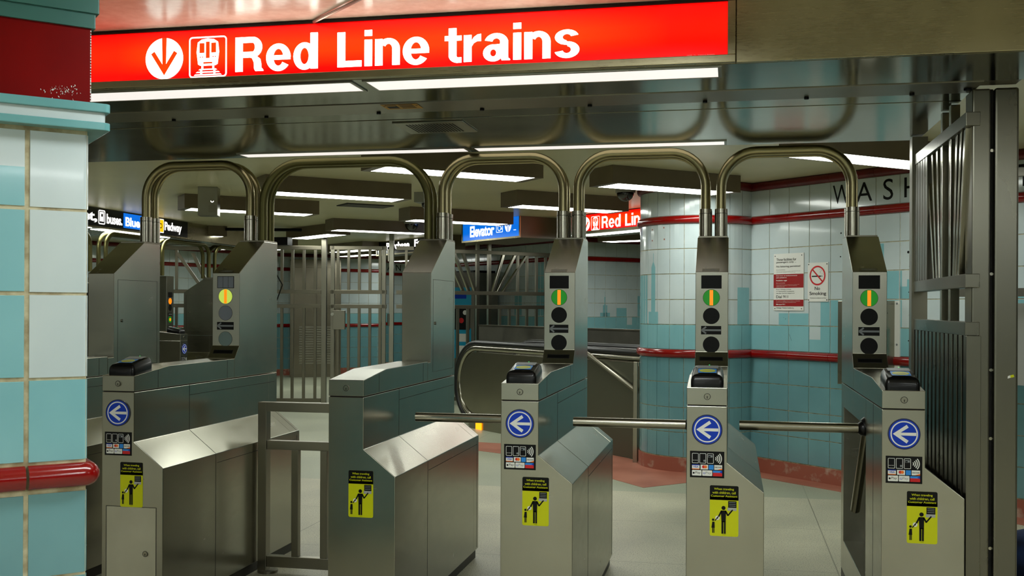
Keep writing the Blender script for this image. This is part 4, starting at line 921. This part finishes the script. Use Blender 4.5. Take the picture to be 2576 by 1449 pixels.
A0 = on(A_, uAB, -.15)
fence(A0, on(A_, uAB, .62), 'steel bar fence section left of the fence gate', [.06, .16, .25, .39, .54, .69], [])
tg, fg = fence(on(A_, uAB, .735), on(A_, uAB, 1.48), 'steel bar gate with a lock plate in the fence beyond the low gate', [.105, .245, .385, .525, .66], [])
for a_ in (.035, .71): vbar(fg, a_, .06, 2.12, .05, tg, 'stile')
b = MB(); b.fbox(fg, .04, .2, 1.02, 1.27, -.03, .03, 'rail'); lk = b.build('lock_plate', tg, bevel=.003)
b = MB(); b.cyl(fg(.04, 1.22, .03), fg(.04, 1.22, .05), .022, 'chrome', n=16); b.build('lock_cylinder', lk, smooth=True)
t = thing('fence_post', 'tall square steel post at the latch side of the fence gate', 'post', (*on(A_, uAB, .66), 0), math.atan2(uAB.y, uAB.x))
b = MB(); b.box(-.035, -.04, 0, .03, .04, CEIL, 'rail'); b.build('post', t, bevel=.003)
t = thing('fence_post', 'tall dark steel post at the hinge side of the fence gate', 'post', (*on(A_, uAB, 1.546), 0), math.atan2(uAB.y, uAB.x))
b = MB(); b.box(-.03, -.04, 0, .03, .04, CEIL, 'steel_dark'); b.build('post', t, bevel=.003)
for z in (2.0, 1.15):
    b = MB(); b.cyl((-.035, -.045, z-.08), (-.035, -.045, z+.08), .014, 'chrome', n=10); b.build('hinge', t)
uBD = Vector((D_[0]-B_[0], D_[1]-B_[1], 0)).normalized()
fence(on(A_, uAB, 1.61), on(A_, uAB, 1.84), 'short steel bar fence piece right of the fence gate', [.13], [])
tf, fb = fence(B_, D_, 'far steel fence with bars fanned out like a sunburst', [.12, .24, .36], [], zt=2.1)
for a in (.49, 1.60, 1.758, 1.923, 2.084, 2.25, 2.4): vbar(fb, a, 1.54, 2.05, .035, tf)
for a in (.49, .62, .78, 1.30, 1.46, 1.602, 1.758, 1.923, 2.084, 2.25, 2.4): vbar(fb, a, .11, 1.3, .035, tf)
for a, a2 in ((.897, .70), (.795, .56), (.70, .44), (1.189, 1.354), (1.261, 1.548), (1.354, 1.744)): vbar(fb, a, 1.54, 2.05, .04, tf, 'fan_bar', 'chrome', a2)
for a in (.932, 1.123): vbar(fb, a, 0, CEIL, .045, tf, 'post', 'chrome')
# right hand fence along the end of the row
tr_, f_r = fence((.862, 5.235), (.862, 4.07), 'tall stainless side fence with a fan of bars, right of the last turnstile', [], [(.04, 2.125)], zt=2.04, zb=.12, r1=1.40, r2=1.225, bw=.03, k='post_steel')
for i in range(14): vbar(f_r, .06+i*.085, .17, 1.225, .05, tr_, 'bar', 'post_steel')
for a in (.06, .12, .18, .24, .30, .36): vbar(f_r, a, 1.45, 1.99, .045, tr_, k='post_steel')
for a, a2 in ((.50, .33), (.56, .45), (.61, .56), (.90, .95), (.94, 1.03), (.985, 1.1)): vbar(f_r, a, 1.45, 1.99, .03, tr_, 'fan_bar', 'chrome', a2)
for a in (.673, .84): vbar(f_r, a, .0, 2.125, .035, tr_, 'post', 'chrome')
# posts carrying the canopy at the right edge
t = thing('steel_column', 'pair of broad stainless posts carrying the right end of the canopy', 'column', (.93, 4.1, 0))
b = MB(); b.box(-.068, -.02, 0, -.006, .1, 2.125, 'post_steel'); b.build('post', t, bevel=.006)
b = MB(); b.box(.006, -.03, 0, .088, .12, 2.125, 'post_steel'); b.build('post', t, bevel=.008)
b = MB(); b.box(-.006, 0, 0, .006, .06, 2.125, 'gap'); 
b.build('joint_strip', t)
for z in (1.9, 1.45, 1.1, .85, .45):
    b = MB(); b.cyl((0, -.002, z), (0, -.012, z), .006, 'chrome', n=10); b.build('rivet', t)
b = MB(); fz = Fr((0, -.0305, 0), (1, 0, 0), (0, 0, 1), (0, -1, 0)); b.poly(fz, [(.052, 1.071), (.062, 1.074), (.061, 1.083), (.053, 1.08)], 'white'); b.poly(fz, [(.062, 1.074), (.075, 1.077), (.072, 1.086), (.061, 1.083)], 'yellow')
b.build('sticker_scrap', t)
# beyond the post: metal sign and rails on the right
t = thing('advert_panel', 'grey panel with black Ale lettering beyond the right hand post', 'sign', tuple(fr(2.0, 0, .25)))
b = MB(); b.fbox(fn, .1, 1.4, .86, 1.36, 0, .02, 'lt_grey'); b.build('panel', t)
b = MB(); b.text(fn, 'Ale', .18, .37, 1.27, 1.335, 'black_p', d=.022, bold=.01); b.build('lettering', t)
t = thing('handrail', 'dark steel double rail in front of the tiled wall, far right edge', 'railing', tuple(fr(2.0, 0, .35)))
for z, h in ((2.12, .05), (1.40, .05)):
    b = MB(); b.fbox(fn, .1, 1.6, z, z+h, 0, .04, 'panel_grey'); b.build('rail', t)
for a in (.65, 1.5):
    b = MB(); b.fbox(fn, a, a+.04, 0, 2.3, 0.0, .04, 'panel_grey'); b.build('post', t)
t = thing('cloth_bag', 'dark blue padded bags lying behind the right hand post', 'bag', (1.25, 4.55, 0))
for (x, y, z, r) in ((.0, .0, .13, .14), (-.02, .15, .30, .12)):
    b = MB(); b.sphere((x, y, z), r, 'denim', n=24, sc=(1.1, 1, .9)); b.build('bag', t, smooth=True)
# ------------------------------------------------------------------ escalator
t = esc = thing('escalator', 'escalator with rounded steel newel and black handrail', 'escalator', (-2.53, 10.913, 0)); fe = Fr((0, 0, 0), E2, UP, Vector((E2.y, -E2.x, 0)))
def stadium(x0, x1, z0, z1, n=14):
    r = (z1-z0)/2; c = (z0+z1)/2
    return [(x1, z0)] + [(x0+r-r*math.sin(a), c-r*math.cos(a)) for a in [math.pi*i/n for i in range(n+1)]] + [(x1, z1)]
for dd, nm in ((0, 'near'), (-.72, 'far')):
    b = MB(); P = stadium(-.60, 2.62, .16, .83); b.prism(P, lambda p, e: fe(p[0], p[1], e+dd), -.06, 0, 'escal'); bs = b.build('balustrade', t)
    b = MB(); Q = [fe(p[0], p[1], -.03+dd) for p in stadium(-.66, 2.62, .11, .875, 20)]; b.tube(Q, .035, 'chrome', n=12); b.build('rail_guide', bs, smooth=True)
    b = MB(); Q = [fe(p[0], p[1], -.03+dd) for p in stadium(-.725, 2.62, .05, .925, 20)]; b.tube(Q, .037, 'rubber', n=12); b.build('handrail', bs, smooth=True)
b = MB(); b.fbox(fe, -.35, 2.62, 0, .16, -.10, .03, 'steel_dark'); b.fbox(fe, -.35, 2.62, 0, .16, -.79, -.68, 'steel_dark'); b.build('skirt', t)
b = MB(); b.fbox(fe, -.6, 2.62, .0, .012, -.68, -.10, 'escal'); b.fbox(fe, -.3, .2, .012, .016, -.64, -.14, 'steel_dark'); b.build('landing_plate', t)
b = MB(); b.fbox(fe, -.2, -.08, .0, .08, .035, .04, 'amber_glow'); b.build('comb_light', t)
t = thing('parapet', 'plain steel parapet wall behind the escalator', 'parapet', (-3.058, 12.642, 0))
b = MB(); b.fbox(fe, 0, 3.25, 0, 1.09, -.06, 0, 'panel_grey'); b.fbox(fe, 0, 3.25, 1.09, 1.105, -.07, .01, 'rail'); b.build('panel', t)
b = MB(); b.fbox(fe, 1.35, 2.62, .0, .84, .031, .034, 'clad'); b.build('side_cladding', esc)
t = thing('handrail', 'round steel handrail sloping down in front of the escalator side', 'railing', (-1.300, 9.596, 0))
b = MB(); b.tube([(-.2, .2, .90), (.0, 0, .90), (.03, -.03, .885), (.50, -.50, .605), (.525, -.525, .56), (.525, -.525, 0)], .021, 'rail', n=12); b.build('rail', t, smooth=True)
b = MB(); b.cyl((-.2, .2, 0), (-.2, .2, .9), .021, 'rail', n=12); b.build('post', t, smooth=True)
t = thing('handrail', 'square-cornered steel handrail post in front of the round tile column', 'railing', (-.792, 8.985, 0))
b = MB(); b.box(-.02, -.02, 0, .02, .02, .86, 'chrome'); b.build('post', t, bevel=.004)
b = MB(); b.box(.02, -.02, .82, .034, .02, .86, 'chrome'); b.build('rail', t, bevel=.004)
# ------------------------------------------------------------------ far door, louvre, vending machine, dark recess
t = thing('service_door', 'far polished steel door unit with a louvred lower panel', 'door', (-7.6, 18.42, 0), math.radians(25))
b = MB(); b.box(-.47, 0, 0, .47, .3, 2.2, 'door'); b.build('frame', t, bevel=.004)
b = MB(); b.box(-.4, -.012, .05, .0, 0, 2.05, 'door'); b.build('door_leaf', t, bevel=.003); b = MB(); b.box(.02, -.012, .05, .4, 0, 2.05, 'door'); b.build('door_leaf', t, bevel=.003)
b = MB()
for i in range(16): b.box(-.3, -.02, .25+i*.045, .3, -.012, .275+i*.045, 'steel_dark')
b.build('louvre', t)
t = thing('louvre_vent', 'tall narrow dark louvre beside the far black sign', 'vent', (-7.28, 20.0, 1.45), math.radians(60))
b = MB(); b.box(-.2, 0, 0, .2, .05, .85, 'void'); b.build('frame', t)
b = MB()
for i in range(9): b.box(-.18, -.03, .05+i*.09, .18, 0, .07+i*.09, 'rail')
b.build('slats', t)
t = thing('ticket_machine', 'blue fronted ticket vending machine half hidden by a pedestal', 'machine', (-4.10, 15.35, 0), math.radians(-8))
b = MB(); b.box(-.5, 0, 0, .33, .5, 1.85, 'panel_grey'); b.build('body', t, bevel=.004)
fm = Fr((0, -.001, 0), (1, 0, 0), (0, 0, 1), (0, -1, 0))
b = MB(); b.rect(fm, -.4, .28, .55, 1.0, 'machine', d=.002); b.rect(fm, -.4, .28, 1.33, 1.62, 'machine', d=.002); b.rect(fm, -.1, .26, .98, 1.3, 'black_p', d=.003); b.build('front_panels', t)
b = MB(); b.rect(fm, -.3, .2, 1.45, 1.56, 'blue', d=.004); b.rect(fm, .05, .2, .8, .92, 'white', d=.004); b.rect(fm, .08, .2, .62, .74, 'white', d=.004); b.disc(fm, .12, 1.12, .04, 'red_p', d=.005); b.disc(fm, .18, 1.24, .035, 'white', d=.005); b.build('screen_and_labels', t)
b = MB(); fq = Fr((W[0], W[1], 0), E2, UP, (-S2, -S2, 0)); b.fbox(fq, -3.3, -1.9, 0, 1.86, .06, .5, 'panel_grey'); b.fbox(fq, -3.25, -1.95, 1.86, 1.9, .08, .48, 'black'); tag(b.build('lift_enclosure'), 'dark grey steel enclosure behind the fanned fence bars', 'enclosure')
# ------------------------------------------------------------------ cameras, security box, vents, conduit
t = thing('security_box', 'square steel box hanging from the ceiling with a small lamp and camera', 'camera box', (-4.395, 8.29, CEIL), math.radians(20))
b = MB(); b.box(-.09, -.07, -.245, .075, .09, 0, 'steel_dark'); b.build('housing', t, bevel=.003)
fb2 = Fr((0, -.0705, 0), (1, 0, 0), (0, 0, 1), (0, -1, 0))
b = MB(); b.ring(fb2, .03, -.12, .009, .013, 'sign_white', n=16, t0=3.14, t1=6.28); b.poly(fb2, [(.0, -.22), (.06, -.22), (.06, -.16), (.03, -.148), (.0, -.16)], 'rail'); b.build('lamp_cover', t)
def dome(x, y, z, label, r=.075):
    t = thing('dome_camera', label, 'security camera', (x, y, z), 0, 'ceiling dome cameras')
    b = MB(); b.cyl((0, 0, 0), (0, 0, -.03), r*1.15, 'cam_white', n=24); b.build('mount', t, smooth=True)
    b = MB(); b.sphere((0, 0, -.03), r, 'dome', n=24, half='low'); b.build('dome', t, smooth=True)
dome(-.888, 9.0, CEIL, 'dome camera under the ceiling beside the small Red Line sign', .075)
dome(-3.74, 12.0, CEIL-.0, 'dome camera below the ceiling light over the fence gate', .085)
t = thing('box_camera', 'grey wall box camera partly behind the wide dark arch', 'security camera', (-2.70, 8.95, CEIL))
b = MB(); b.box(-.05, -.05, -.09, .12, .1, 0, 'cam_white'); b.build('housing', t); b = MB(); b.sphere((.06, -.0, -.1), .055, 'dome', n=20, half='low'); b.build('dome', t, smooth=True)
b = MB(); b.box(-.25, -.15, -.008, .25, .15, 0, 'gap'); 
for i in range(7): b.box(-.23, -.13+i*.04, -.011, .23, -.115+i*.04, -.008, 'rail')
o = b.build('ceiling_vent'); o.location = (-3.6, 10.0, CEIL); o.rotation_euler = (0, 0, math.radians(41)); tag(o, 'flat louvred vent in the ceiling behind the wide dark arch', 'vent')
b = MB(); b.tube([(-1.46, 3.51, CEIL-.004), (-1.188, 3.268, CEIL-.004), (-.2, 2.4, CEIL-.004)], .006, 'rail', n=8); tag(b.build('conduit', smooth=True), 'thin metal conduit crossing the ceiling above the red sign', 'pipe')
b = MB(); b.tube([(-6.3, 12.3, 2.3), (-4.7, 12.75, 2.3)], .02, 'black', n=8); b.tube([(-5.75, 12.4, 2.22), (-5.7, 12.4, 2.1), (-5.78, 12.6, 1.8), (-5.7, 12.7, 1.6), (-5.8, 12.75, 1.4)], .008, 'black', n=6); b.box(-5.75, 12.4, 2.1, -5.5, 12.55, 2.2, 'black')
tag(b.build('cable_run', smooth=False), 'black cables and small dark box above the left part of the fence', 'cable')
# left fence near the second row
tl_, fl_ = fence((-7.4, 12.74), (-6.72, 13.0), 'far left steel fence with slanting bars beyond the amber lit turnstile', [.15], [], zt=2.12)
for a, a2 in ((.66, .16), (.69, .36)): vbar(fl_, a, 1.3, 2.03, .05, tl_, 'fan_bar', 'bar_steel', a2)
